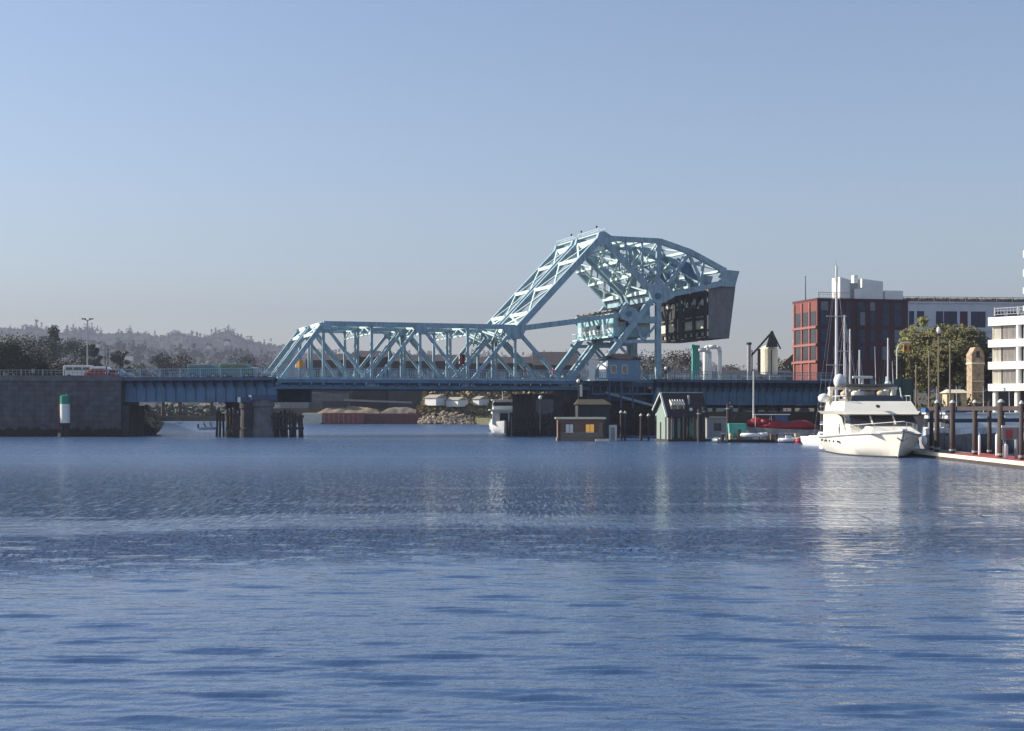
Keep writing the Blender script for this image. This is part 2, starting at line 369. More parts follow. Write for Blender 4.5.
# ------------------------------------------------------------------ trees
def tree(px, ytop, D, w_, zb, m, label, name='tree', group=None, seed=0, kind='round', dens=1.0, leaf=None):
    """w_ = crown width in metres"""
    rng = random.Random(seed*31+int(px)); H = Z(ytop, D) - zb; x = X(px, D)
    root = thing(name, label, 'tree', (x, D, zb), rng.random()*6, group)
    tr = MB(); th = H*(.25 if kind != 'column' else .12)
    r = max(.12, H*.028)
    tr.tube((0,0,-.3), (0,0,th), r*1.3, r, 8); tr.tube((0,0,th), (rng.uniform(-.3,.3),0,H*.8), r, r*.25, 7)
    limbs = []
    for i in range(7):
        a = rng.random()*2*PI; z0 = th + (H*.45)*i/7; L_ = w_*.38*rng.uniform(.6,1)
        q = (math.cos(a)*L_, math.sin(a)*L_, z0 + L_*rng.uniform(.5,1.0)); tr.tube((0,0,z0), q, r*.5, r*.12, 6); limbs.append(q)
    tr.build('trunk', M['bark'], root)
    cl = []; nC = int(26*dens)
    for i in range(nC):
        u = rng.random(); a = rng.random()*2*PI
        if kind == 'conifer': rr = w_*.5*(1-u)**.9; z = th*.5 + (H-th*.5)*u
        elif kind == 'column': rr = w_*.42*math.sin(PI*(.12+.83*u))**.6; z = th + (H-th)*u*.97
        else:
            z = th + (H-th)*(.06+.9*u); rr = w_*.48*math.sqrt(max(.03, 1-(2*u-.9)**2/1.25))
        k = rng.uniform(.35, 1)**.5
        cl.append((math.cos(a)*rr*k, math.sin(a)*rr*k, z, w_*rng.uniform(.10,.2)*(1.45 if D >= 240 else 1)*(.8 if kind in ('conifer','column') else 1)))
    lf = leaf or max(.22, D/1500*1.6)
    vs_ = []; nL = int(60*dens) if D < 260 else 95
    for cx, cy, cz, cr in cl:
        for _ in range(nL):
            d = Vector((rng.gauss(0,1), rng.gauss(0,1), rng.gauss(0,.8))); d = d/ d.length * cr * rng.random()**.4
            a = Vector((rng.gauss(0,1), rng.gauss(0,1), rng.gauss(0,1))).normalized()*lf*rng.uniform(.35,.8)
            b = a.orthogonal().normalized()*lf*rng.uniform(.25,.55); c = Vector((cx,cy,min(cz, H-cr*.6))) + d
            vs_ += [c-a, c+b, c+a, c-b]
    mb = MB(); mb.v = [tuple(v) for v in vs_]; mb.f = [(4*i,4*i+1,4*i+2,4*i+3) for i in range(len(vs_)//4)]
    mb.build('crown', m, root)
    return root
G1 = 'trees beyond the quay on the left'
lt = [(18,336,250,9,'leaf_dark','round','dark bushy tree at the left edge behind the quay railing'),
 (2,343,246,8,'leaf_dark','round','dark low tree cut by the left edge of the picture'),
 (34,357,255,5,'leaf_dark','round','smaller dark tree right of the bushy one on the quay'),
 (42,337,420,10,'leaf','round','pale green hazy tree left of the tall dark one'),
 (54,327,440,8,'leaf_dark','conifer','tall dark pointed tree rising above the ridge on the left'),
 (74,341,400,11,'leaf','round','broad green tree behind the tall lamp post'),
 (86,346,390,6,'leaf_dark','column','dark slim tree just behind the tall lamp post'),
 (95,344,400,5,'leaf_dark','column','dark column tree right of the tall lamp post'),
 (116,350,430,4,'leaf_dark','column','narrow tree left of a twin pointed top'),
 (123,345,430,4.5,'leaf_dark','column','pointed column tree before the hills, at the end of the quay wall'),
 (62,362,270,6,'leaf_brown','round','low brown bush behind the parked vans'),
 (163,355,440,9,'leaf_brown','round','round brown tree left half of a pair above the left approach span'),
 (180,354,445,10,'leaf_brown','round','round brown tree right half of a pair above the left approach span'),
 (212,361,440,9,'leaf_brown','round','low brown tree above the teal van'),
 (243,356,430,13,'leaf_brown','round','wide olive tree just left of the truss end posts'),
 (138,364,450,7,'leaf','round','low hazy shrub tree beyond the left approach railing')]
for i, (px, y, D, w_, m, kd, lb) in enumerate(lt):
    tree(px, y, D, w_, 7.2 if D < 300 else 2 + 3*(px < 130), M[m], lb, seed=i, kind=kd, group=G1, dens=2.0 if D < 300 else 1.3)
# ------------------------------------------------------------------ quay wall on the left, road on top
QA = math.atan2(0, 1)
qx1 = X(121, 208)
def quay():
    r = thing('quay_wall', 'long dark stone quay wall rising from the water at the left', 'wall', (qx1, 208, 0))
    mb = MB(); mb.box(-70, 0, 0, 9, -1, 7.7); fixnormals(mb.build('wall', M['quaystone'], r))
    mb = MB(); mb.box(-70, .25, -.25, 1.0, 7.703, 8.15); mb.build('coping', M['concrete'], r); MB().box(-70, .1, -.1, .2, 8.153, 8.45).build('parapet', M['concrete'], r)
    mb = MB(); mb.box(.003, 1.0, .3, 9, -1, 4.3); mb.build('abutment_ledge', M['concrete_dark'], r)
def stonemat():
    m = mat('quaystone', (.11, .11, .12), .95, .35, .8, bump=.5, grime=.35)
    t = m.node_tree; N = t.nodes; L = t.links; b = N['Principled BSDF']
    tc = N.new('ShaderNodeTexCoord'); mp = N.new('ShaderNodeMapping'); mp.inputs['Rotation'].default_value = (R(90), 0, 0)
    L.new(tc.outputs['Object'], mp.inputs[0])
    br = N.new('ShaderNodeTexBrick'); br.inputs['Scale'].default_value = 1; br.inputs['Brick Width'].default_value = 1.5; br.inputs['Row Height'].default_value = .7
    br.inputs['Color1'].default_value = (1,1,1,1); br.inputs['Color2'].default_value = (.8,.8,.82,1); br.inputs['Mortar'].default_value = (.65,.65,.65,1); br.inputs['Mortar Size'].default_value = .05
    L.new(mp.outputs[0], br.inputs['Vector'])
    old = b.inputs['Base Color'].links[0].from_socket
    mx = N.new('ShaderNodeMix'); mx.data_type = 'RGBA'; mx.blend_type = 'MULTIPLY'; mx.inputs['Factor'].default_value = 1
    L.new(old, mx.inputs['A']); L.new(br.outputs[0], mx.inputs['B'])
    sp = N.new('ShaderNodeSeparateXYZ'); L.new(tc.outputs['Object'], sp.inputs[0])
    nn = N.new('ShaderNodeTexNoise'); nn.inputs['Scale'].default_value = 1.2; nn.inputs['Detail'].default_value = 6; L.new(tc.outputs['Object'], nn.inputs['Vector'])
    aa = N.new('ShaderNodeMath'); aa.operation = 'MULTIPLY_ADD'; aa.inputs[1].default_value = -1.6; L.new(nn.outputs[0], aa.inputs[0]); L.new(sp.outputs['Z'], aa.inputs[2])
    wr = N.new('ShaderNodeMapRange'); wr.inputs['From Min'].default_value = .1; wr.inputs['From Max'].default_value = .5; wr.inputs['To Min'].default_value = 1; wr.inputs['To Max'].default_value = 0; L.new(aa.outputs[0], wr.inputs['Value'])
    wx = N.new('ShaderNodeMix'); wx.data_type = 'RGBA'; wx.inputs['B'].default_value = (.018, .022, .012, 1)   # weed below the tide line
    L.new(wr.outputs[0], wx.inputs['Factor']); L.new(mx.outputs['Result'], wx.inputs['A']); L.new(wx.outputs['Result'], b.inputs['Base Color'])
    return m
M['quaystone'] = stonemat(); quay()
struct(MB().box(-90, qx1-.0, 209.01, 224, 7.704, 8.05).build('approach_road', M['asphalt']))
struct(MB().box(-90, qx1, 222.5, 246, 7.204, 7.9).build('quay_lawn', M['lawn']))
# kerb railing on the quay
def railing(root, L_, h_=1.15, step=.45, name='railing', m=None, post=3.0):
    m = m or M['rail_steel']; mb = MB()
    mb.box(0, L_, -.04, .04, h_-.08, h_); mb.box(0, L_, -.03, .03, .12, .18); mb.box(0, L_, -.03, .03, h_*.6, h_*.6+.04)
    n = int(L_/step)
    for i in range(n+1): mb.box(i*step-.022, i*step+.022, -.02, .02, .18, h_-.08)
    for i in range(int(L_/post)+1): mb.box(i*post-.07, i*post+.07, -.07, .07, 0, h_+.05)
    o = mb.build(name, m, root); return o
rt = thing('quay_railing', 'pale grey railing along the top of the quay wall', 'railing', (qx1-62, 208.45, 8.15)); railing(rt, 61.5, 1.1, .6, m=M['grey'])

# ------------------------------------------------------------------ approach spans
def span_girder(name, label, p, q, z0, z1, wdt, top=DECK, rails=True, n_stif=18):
    p, q = Vector(p), Vector(q); L_ = (q-p).length; a = math.atan2(q.y-p.y, q.x-p.x)
    r = thing(name, label, 'bridge span', (p.x, p.y, 0), a)
    for y in (0.9, wdt-1.2):
        g = MB(); g.box(0, L_, y, y+.12, z0+.08, z1); g.box(0, L_, y-.2, y+.32, z0, z0+.08)
        g.box(0, L_, y-.2, y+.32, z1, z1+.08); g.build('girder', M['steel_girder'], r)
        for i in range(n_stif+1):
            x = .15 + (L_-.3)*i/n_stif; MB().box(x-.07, x+.07, y-.2, y-.003, z0+.083, z1-.003).build('stiffener', M['steel_girder'], r)
    MB().box(0, L_, .72, .88, z1+.083, top-.423).build('footway_shadow', M['steel_dark'], r)  # added dark filler: the shadow under the footway put into its colour
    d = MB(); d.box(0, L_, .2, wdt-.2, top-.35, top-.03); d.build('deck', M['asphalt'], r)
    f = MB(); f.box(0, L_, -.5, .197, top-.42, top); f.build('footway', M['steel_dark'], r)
    for i in range(n_stif+1):
        b = MB(); x = .15 + (L_-.3)*i/n_stif
        b.add([(x-.06,-.45,top-.43),(x+.06,-.45,top-.43),(x+.06,.69,top-.43),(x-.06,.69,top-.43),(x-.06,-.4,top-.6),(x+.06,-.4,top-.6),(x+.06,.69,z1-.6),(x-.06,.69,z1-.6)],
              [(0,1,2,3),(4,5,6,7),(0,1,5,4),(2,3,7,6),(1,2,6,5),(3,0,4,7)])
        b.build('bracket', M['steel_dark'], r)
    for y in (-.45, wdt-.3):
        rr = railing(r, L_, 1.2, .3); rr.location = (0, y, top)
    return r
pL = Vector((X(121,208)+.02, 208.4, 0)); pJ = BW(-.3, -.8)
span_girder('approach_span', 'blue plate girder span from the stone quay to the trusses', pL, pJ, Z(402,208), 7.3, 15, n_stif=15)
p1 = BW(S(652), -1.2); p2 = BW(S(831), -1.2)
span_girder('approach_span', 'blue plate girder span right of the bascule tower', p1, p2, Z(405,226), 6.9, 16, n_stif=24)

# ------------------------------------------------------------------ the two bascule bridges
L0, U1, L2, U3, L4, U5, L6 = [N2(*p) for p in ((276,386),(323.5,323.5),(371.6,386),(420,325),(467.5,386),(515,327),(566,386))]
HEEL = N2(575, 383); APEX = N2(602, 238); TR = N2(657, 297); HUB = N2(628, 314)
C1 = N2(659, 241); C2 = N2(690, 252); C3 = N2(725, 271); C4 = N2(738.5, 273); CB1 = N2(684, 290); CB2 = N2(702, 286); CB3 = N2(734, 281)
def bascule(root, t0, t1, road):
    st, br = M['steel'], M['bracing']; side = (t0, t1)
    def b(name, p, q, t, wd, dp, m=st):
        mb = MB().beam((p[0], t, p[1]), (q[0], t, q[1]), wd, dp); return mb.build(name, m, root)
    def plate(c, rad, t, n=8, name='gusset_plate', sq=1):
        if name == 'gusset_plate':
            k = 1 if rad > 0 else -1; rad = abs(rad)
            poly = [(c[0]-rad*1.25, c[1]+k*.1), (c[0]-rad*.62, c[1]-k*rad*1.15), (c[0]+rad*.62, c[1]-k*rad*1.15), (c[0]+rad*1.25, c[1]+k*.1)]
            if k > 0: poly = poly
            poly = poly if k > 0 else poly[::-1]
        else: poly = [(c[0]+rad*math.cos(2*PI*(i+.5)/n)*sq, c[1]+rad*math.sin(2*PI*(i+.5)/n)) for i in range(n)]
        return MB().prism(poly, t-.42, t+.42).build(name, st, root)
    for t in side:
        b('bottom_chord', (L0[0]-.2, L0[1]-.1), (S(590), L0[1]-.1), t, .6, .55, M['steel_girder'])
        b('top_chord', U1, U5, t, .62, .66)
        b('end_post', L0, U1, t, .55, .62)
        b('end_post', (U5[0], U5[1]-.2), L6, t, .5, .5)
        b('diagonal', U1, L2, t, .42, .42); b('diagonal', L2, U3, t, .46, .46)
        b('diagonal', U3, L4, t, .42, .42); b('diagonal', L4, U5, t, .46, .5)
        for p, q in ((U1, L0), (L2, U1), (U3, L0), (L4, U3), (U5, L0)):
            b('hanger', (p[0], U3[1]), (p[0], L0[1]), t, .34, .36)
        plate((U1[0]+.35, U1[1]), .8, t); plate((U3[0], U3[1]), .95, t); plate((U5[0]-.1, U5[1]+.1), 1.55, t)
        plate((L2[0], L2[1]), -.8, t); plate((L4[0], L4[1]), -.8, t); plate((L6[0]+.3, L6[1]), -1.3, t)
        # heavy link to the apex, strut to the hub
        b('apex_link', (U5[0]+.6, U5[1]), (APEX[0]-.1, APEX[1]+.1), t, .72, .92)
        b('operating_strut', (U5[0]+.5, U5[1]-.15), (HUB[0], HUB[1]), t, .5, .62)
        # counterweight truss
        MB().prism([(APEX[0]-1.0, APEX[1]-.5), (APEX[0]-.1, APEX[1]-1.2), (APEX[0]+1.5, APEX[1]-.6), (APEX[0]+1.3, APEX[1]+.35), (APEX[0]+.2, APEX[1]+1.0), (APEX[0]-.6, APEX[1]+.8)], t-.4, t+.4).build('apex_plate', st, root)
        b('counterweight_top_chord', APEX, C1, t, .6, .72); b('counterweight_top_chord', C1, C2, t, .6, .8)
        b('counterweight_top_chord', C2, C3, t, .6, .8)
        MB().prism([(C3[0]-1.1, C3[1]+.75), (C3[0], C3[1]+.15), (C4[0], C4[1]+.25), (CB3[0], CB3[1]-.9), (CB3[0]-2.2, CB3[1]-.9)][::-1], t-.35, t+.35).build('tail_plate', st, root)
        b('counterweight_raker', APEX, TR, t, .66, .86)
        b('counterweight_bottom_chord', (TR[0], TR[1]-.1), CB3, t, .6, .72)
        b('counterweight_post', C1, TR, t, .5, .72); b('counterweight_diagonal', C2, (TR[0]+.3, TR[1]), t, .45, .52)
        b('counterweight_diagonal', (C2[0]-.3, C2[1]), CB2, t, .4, .42); b('counterweight_diagonal', N2(704, 260), (CB1[0]+2.6, CB1[1]+.6), t, .35, .34)
        b('counterweight_diagonal', N2(625, 240.5), N2(628, 268), t, .28, .32)
        b('counterweight_diagonal', N2(642, 241), N2(643, 284), t, .26, .3)
        MB().prism([(TR[0]-1.9, TR[1]+1.7), (TR[0]-1.0, TR[1]-.3), (TR[0]-.5, TR[1]-.9), (TR[0]+.7, TR[1]-.9), (TR[0]+2.6, TR[1]), (TR[0]+1.9, TR[1]+1.3), (TR[0]+.6, TR[1]+2.0)], t-.43, t+.43).build('trunnion_plate', st, root)
        MB().tube((TR[0], t-.75, TR[1]+.1), (TR[0], t+.75, TR[1]+.1), .45, n=14).build('trunnion_pin', M['steel_girder'], root)
        # tower
        b('tower_column', N2(658, 300), (S(658), 2), t, .7, .78)
        b('tower_leg', N2(651, 300), N2(588, 384), t, .7, .85)
        b('tower_brace', N2(614, 339), N2(648, 380), t, .38, .36)
        b('tower_girt', N2(620, 341.5), N2(658, 341.5), t, .4, .5)
        b('tower_brace', N2(620, 341), N2(637, 325), t, .3, .34); b('tower_brace', N2(635, 325), N2(643, 341), t, .28, .3); b('tower_brace', N2(643, 341), N2(655, 326), t, .28, .3)
        b('tower_girt', N2(628, 320), N2(657, 320), t, .5, 1.0)
        plate(HUB, 1.1, t, 12, 'hub_plate', 1.35)
        MB().tube((HUB[0], t-.7, HUB[1]), (HUB[0], t+.7, HUB[1]), .4, n=14).build('hub_pin', M['steel_girder'], root)
    a, c = t0 + .4, t1 - .4
    def cross(p, wd=.34, dp=.42, m=br, name='cross_strut'):
        return MB().beam((p[0], a, p[1]), (p[0], c, p[1]), wd, dp, up=(0,0,1)).build(name, m, root)
    def lerp(p, q, u): return (p[0]+(q[0]-p[0])*u, p[1]+(q[1]-p[1])*u)
    def xbr(p, q, name='lateral_bracing', wd=.22):
        mb = MB(); mb.beam((p[0], a, p[1]), (q[0], c, q[1]), wd, .2); mb.beam((p[0], c, p[1]+.02), (q[0], a, q[1]+.02), wd, .2)
        return mb.build(name, br, root)
    # portal and top laterals of the lift span
    cross(U1, .5, .5); cross(lerp(L0, U1, .84), .42, .3); 
    xbr(lerp(L0, U1, .84), U1, 'portal_bracing')
    tops = [lerp(U1, U5, u) for u in (0, .25, .5, .75, 1)]
    for i, p in enumerate(tops[1:]): cross((p[0], p[1]-.1), .34, .5)
    for p, q in zip(tops, tops[1:]): xbr(p, q)
    for p in (U3, L2, L4):   # sway frames
        z_ = U3[1]; mb = MB(); mb.beam((p[0], a, z_-1.3), (p[0], c, z_-1.3), .2, .25, up=(0,0,1))
        mb.beam((p[0], a, z_-1.3), (p[0], (a+c)/2, z_-.2), .16, .16, up=(1,0,0)); mb.beam((p[0], c, z_-1.3), (p[0], (a+c)/2, z_-.2), .16, .16, up=(1,0,0))
        mb.build('sway_frame', br, root)
    # link bracing
    ls = [lerp((U5[0]+.6, U5[1]), APEX, u) for u in (.02, .14, .44, .74, .97)]
    for p in ls[1:4]: cross((p[0]-.2, p[1]+.25), .5, .36)
    for p in (ls[0], ls[4]): cross(p, .9, .5)
    for p, q in zip(ls, ls[1:]): xbr((p[0]-.15, p[1]+.2), (q[0]-.15, q[1]+.2), wd=.28)
    # knot of plates above U5
    for dz in (-.3, -1.5): cross((U5[0]-.2, U5[1]+dz), .5, .3)
    xbr((U5[0]-1.6, U5[1]-.2), (U5[0]+.3, U5[1]-1.9)); xbr((U5[0]-2.4, U5[1]-.2), (U5[0]-.9, U5[1]-2.0))
    # top walkway
    mb = MB().beam((APEX[0], t0-.2, APEX[1]+.75), (APEX[0], t1+.2, APEX[1]+.75), .9, .12, up=(1,0,0)); mb.build('apex_walkway', br, root)
    mb = MB()
    for k in (-.42, .42):
        mb.beam((APEX[0]+k, t0-.2, APEX[1]+1.4), (APEX[0]+k, t1+.2, APEX[1]+1.4), .05)
        for i in range(5): tt = t0 + (t1-t0)*i/4; mb.beam((APEX[0]+k, tt, APEX[1]+.8), (APEX[0]+k, tt, APEX[1]+1.4), .05)
    mb.build('apex_handrail', br, root)
    for i in ((0, 1) if road else (0,)): MB().lathe([(.03,0),(.03,.1),(.12,.15),(.14,.35),(.05,.45)], (APEX[0]-.3, t0+(t1-t0)*(.15+.7*i), APEX[1]+1.5)).build('beacon_lamp', M['black'], root)
    # raker bracing
    rs = [lerp(APEX, TR, u) for u in (.12, .36, .6, .88)]
    for p in rs: cross((p[0]-.3, p[1]-.2), .62, .4)
    for p, q in zip(rs, rs[1:]): xbr((p[0]-.3, p[1]-.25), (q[0]-.3, q[1]-.25), wd=.3)
    MB().beam((rs[2][0]-.35, (a+c)/2, rs[2][1]-.35), (rs[0][0]-.35, (a+c)/2, rs[0][1]-.35), .4, .25).build('lateral_bracing', br, root)
    for p in (N2(612,240), N2(626,240.5), N2(643,241), C1, C2, N2(706,262), C3): cross((p[0], p[1]+.1), .4, .4)
    for p, q in ((APEX, C1), (C1, C2), (C2, C3)): xbr(p, q)
    for p in (N2(658,262), N2(672,270), N2(690,287)): cross(p, .35, .35); 
    xbr(C1, N2(657,272)); xbr(N2(642,252), N2(643,275)); xbr(N2(684,256), N2(700,283), wd=.25); xbr(N2(672,262), N2(668,286), wd=.25)
    MB().prism([N2(690,255), N2(706,263), N2(716,276), N2(700,281)], (a+c)/2-.2, (a+c)/2+.2).build('web_plate', M['steel_girder'], root)
    cross((TR[0]-.4, TR[1]-.1), 1.0, .8, st)
    # counterweight: a concrete body with a plated, pierced end toward the leaf
    zb = N2(706,338)[1]; s0 = S(706); s1 = S(729.5); s2 = S(737)
    body = [(s0+.5, zb), (s1, zb), (s2-.1, N2(737,283)[1]), (s2-.15, N2(737,278)[1]), (s0+.5, N2(706,289)[1])]
    o = MB().prism(body, a-.25, c+.25).build('counterweight', M['cw'], root)
    zt = N2(706,291)[1]; Hh = zt-zb
    def zz(y): return N2(706, y)[1]
    pl = MB(); W0, W1 = a-.25, c+.25; Wd = W1-W0
    rows = [(338,335.5,0),(335.5,331.5,4),(331.5,328.5,0),(328.5,319,2),(319,316.5,0),(316.5,315,2),(315,305,0),(305,297,3),(297,290,0)]
    for y0_, y1_, kx in rows:
        if kx == 0: pl.box(s0, s0+.25, W0, W1, zz(y0_), zz(y1_)); continue
        e_ = .08*Wd; wv = (Wd-e_*(kx+1))/kx
        for i in range(kx+1): q0 = W0+i*(wv+e_); pl.box(s0, s0+.25, q0, q0+e_, zz(y0_), zz(y1_))
    pl.build('end_plate', M['cw_dark'], root)
    MB().box(s0+.26, s0+.497, W0+.05, W1-.05, zz(329), zz(315)).build('ballast_blocks', M['cream'], root)
    MB().box(s0+.26, s0+.497, W0+.05, W1-.05, zz(336), zz(331)).build('ballast_blocks', M['cream'], root)
    mbx = MB()
    for i in range(7):
        u = W0+.4+(Wd-.8)*i/6; mbx.ball((s0+.3, u, zz(300+1.5*(i % 3))), .55, .4, 1, 1)
    mbx.build('hanger_shoes', M['cream'], root)
    # deck of the lift span
    LE = S(590)
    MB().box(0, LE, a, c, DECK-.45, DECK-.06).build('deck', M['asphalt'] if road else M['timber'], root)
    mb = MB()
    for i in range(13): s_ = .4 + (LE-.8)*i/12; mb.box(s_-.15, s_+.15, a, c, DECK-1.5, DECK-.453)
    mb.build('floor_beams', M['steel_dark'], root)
    return LE
rb = thing('road_bascule_bridge', 'nearer pale blue steel lift bridge carrying the road, counterweight raised', 'bascule bridge', (O.x, O.y, 0), ANG)
LE = bascule(rb, 0, 9.1, True)
for nm, t_, in (('footway', -1.15),):
    MB().box(0, LE, -1.3, -.45, DECK-.32, DECK).build('footway', M['steel'], rb)
    MB().box(0, LE, -1.2, -1.1, DECK-.75, DECK-.323).build('footway_fascia', M['steel_girder'], rb)
    MB().box(0, LE, -.02, .32, DECK-1.35, DECK-.5).build('web_plate', M['steel_dark'], rb)
rr = railing(rb, LE, 1.25, .26); rr.location = (0, -1.25, DECK)
rr = railing(rb, LE, 1.25, .3); rr.location = (0, 9.7, DECK)
mb = MB()
for i in range(31): s_ = .3+(LE-.6)*i/30; mb.beam((s_, -1.15, DECK-.4), (s_, -.3, DECK-1.25), .12)
mb.build('footway_brackets', M['steel_girder'], rb)
rl = thing('rail_bascule_bridge', 'farther pale blue steel lift bridge carrying the railway, behind the road bridge', 'bascule bridge', (O.x, O.y, 0), ANG)
bascule(rl, 10.9, 18.4, False)
# machinery house held between the tower legs, spanning both bridges
def house_mach():
    s0, s1 = S(615), S(652); z0, z1 = N2(615,336)[1], N2(615,311)[1]; t0, t1 = .7, 15.6
    r = thing('machinery_house', 'teal machinery house with two window rows high inside the tower', 'machinery house', (*BW(s0, t0)[:2], z0), ANG)
    W_, L_, H_ = t1-t0, s1-s0, z1-z0
    MB().box(0, L_, 0, W_, 0, H_).build('walls', M['teal'], r)
    MB().prism([(-.5, H_+.02), (L_+.4, H_+1.0), (L_+.4, H_+1.25), (-.5, H_+.25)], -.4, W_+.4).build('roof', M['tanroof'], r)
    MB().prism([(0, H_), (L_, H_), (L_, H_+1.0)], .1, W_-.1).build('gable', M['teal'], r)
    MB().box(-.9, 0, -.2, W_+.2, -.2, 0.0).build('walkway', M['pale_teal'], r)
    mb = MB(); mb.box(-.9, -.84, -.2, W_+.2, .9, .96)
    for i in range(16): mb.box(-.9, -.84, i*W_/15-.03, i*W_/15+.03, 0, .9)
    mb.build('handrail', M['pale_teal'], r)
    n = 9
    for i in range(n):
        y = .5 + i*(W_-1)/n; wv = (W_-1)/n
        if i in (3, 6): MB().box(-.04, .0, y+.1, y+wv-.1, .3, H_*.5).build('door', M['glass'], r)
        else:
            w_ = MB().box(-.06, .0, y+.12, y+wv-.15, .55, H_*.50).build('window', M['white'], r)
            MB().box(-.075, -.063, y+.25, y+wv*.5, .7, H_*.46).build('pane', M['glassy'], w_)
        if i != 4: 
            w_ = MB().box(-.06, .0, y+.1, y+wv-.12, H_*.76, H_*.93).build('window', M['white'], r)
            MB().box(-.075, -.063, y+.3, y+wv*.45, H_*.79, H_*.9).build('pane', M['glassy'], w_)
    for i in range(4):
        x = .8 + i*(L_-1)/4; MB().box(x, x+.9, -.05, 0, H_*.4, H_*.75).build('window', M['glass'], r)
M['glassy'] = mat('pale_glass', (.35, .55, .6), .15, .3, 1, spec=.8)
house_mach()
# control cabin beside the near truss
def cabin():
    s0, s1 = S(597), S(629); L_ = s1-s0; z0 = DECK
    r = thing('control_cabin', 'small blue cabin with hipped dark roof on the bridge side', 'cabin', (*BW(s0, -4.3)[:2], z0), ANG)
    H_ = Z(358, 210)-z0
    MB().box(0, L_, 0, 3.6, -.35, 0).build('platform', M['steel_girder'], r)
    MB().box(0, L_, .1, 3.5, 0.003, H_).build('walls', M['cabinblue'], r)
    o = MB().frus((-.35, L_+.35, -.25, 3.85, H_), (1.2, L_-1.2, 1.6, 2.0, H_+.85)).build('roof', M['roof'], r)
    for x in (.9, 2.6):
        w_ = MB().box(x-.42, x+.42, .02, .1, .75, 1.95).build('window', M['white'], r)
        MB().box(x-.34, x+.34, -.0, .018, .83, 1.87).build('pane', M['glass'], w_)
    MB().box(-.06, 0, .5, 3.3, .1, 2.3).build('door', M['white'], r)
    for i in range(3): MB().box(.2+1.8*i, .4+1.8*i, .1, .3, -4.2, -.353).build('bracket_post', M['steel_dark'], r)
    rr = railing(r, 2.4, 1.0, .3); rr.location = (-2.6, .1, -.1)
    MB().box(-2.7, -.003, 0, 3.3, -.3, -.1).build('landing', M['pale_teal'], r)
M['cabinblue'] = mat('cabin_blue', (.16, .26, .36), .6, .1, 1.5, grime=.2); cabin()
# fixed deck under the tower
def tower_deck():
    s0, s1 = S(590)+.05, S(652)-.05; L_ = s1-s0
    r = thing('tower_deck', 'dark blue framed deck under the tower behind the cabin', 'bridge deck', (*BW(s0, 0)[:2], 0), ANG)
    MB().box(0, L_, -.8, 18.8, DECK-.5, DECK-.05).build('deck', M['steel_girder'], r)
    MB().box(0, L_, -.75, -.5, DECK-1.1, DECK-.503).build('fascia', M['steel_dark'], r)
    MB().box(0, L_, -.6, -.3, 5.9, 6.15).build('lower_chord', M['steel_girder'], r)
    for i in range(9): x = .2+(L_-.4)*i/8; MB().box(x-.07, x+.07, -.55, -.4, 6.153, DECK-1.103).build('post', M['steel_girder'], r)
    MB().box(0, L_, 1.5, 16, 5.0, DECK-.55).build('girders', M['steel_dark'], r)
    MB().beam((L_-1.6-6, -.6, 6.2), (L_, -.6, 4.3), .25, .35).build('strut', M['steel'], r)
    rr = railing(r, L_, 1.1, .3); rr.location = (0, -.72, DECK-.05)
    MB().box(-2.0, -1.15, -4.9, -4.6, DECK-.35, DECK+2.6).build('white_cabinet', M['white'], r); MB().box(-2.0, -1.15, -4.597, -3.0, DECK-.3, DECK-.1).build('cabinet_shelf', M['pale_teal'], r); MB().box(-2.9, -2.6, -3.6, -3.3, DECK-2.6, DECK-.9).build('pale_post', M['white'], r)
tower_deck()

# ------------------------------------------------------------------ piers and fenders
def pier(name, label, s, t0, t1, cols, ztop, wd, m):
    r = thing(name, label, 'pier', (*BW(s, t0)[:2], 0), ANG); W_ = t1-t0
    for i in range(cols):
        y = W_*i/(cols-1) if cols > 1 else 0
        mb = MB().lathe([(wd*.56,-1.2),(wd*.56,1.2),(wd*.5,1.3),(wd*.47,ztop-1),(wd*.55,ztop-.8),(wd*.55,ztop)], (0, y, 0), 20); mb.build('shaft', m, r, smooth=False)
    MB().box(-wd*.55, wd*.55, -wd*.55, W_+wd*.55, ztop+.003, ztop+.7).build('cap', M['steel_dark'], r)
    MB().box(-wd*.3, wd*.3, 0, W_, 0, ztop-1.5).build('web_wall', m, r)
    return r
pier('bridge_pier', 'round concrete pier legs under the left end of the trusses', S(262,0), -.2, 17, 3, 5.0, 3.1, M['concrete'])
pier('bridge_pier', 'second set of concrete legs close beside the left pier', S(247,0), -.3, 14.5, 3, 4.7, 1.9, M['concrete_dark'])
mb = MB(); c = thing('bascule_pier', 'massive dark pier under the bascule tower', 'pier', (*BW(S(534), 1)[:2], 0), ANG)
MB().box(0, S(560)-S(528), 0, 9, -1, 6.0).build('front_block', M['concrete_dark'], c)
MB().box(S(560)-S(528)+.003, S(655)-S(528), 2.0, 17, -1, 5.0).build('rear_block', M['concrete_dark'], c)
MB().box(.5, 3.2, -.4, 0, -1, 5.2).build('buttress', M['concrete'], c)
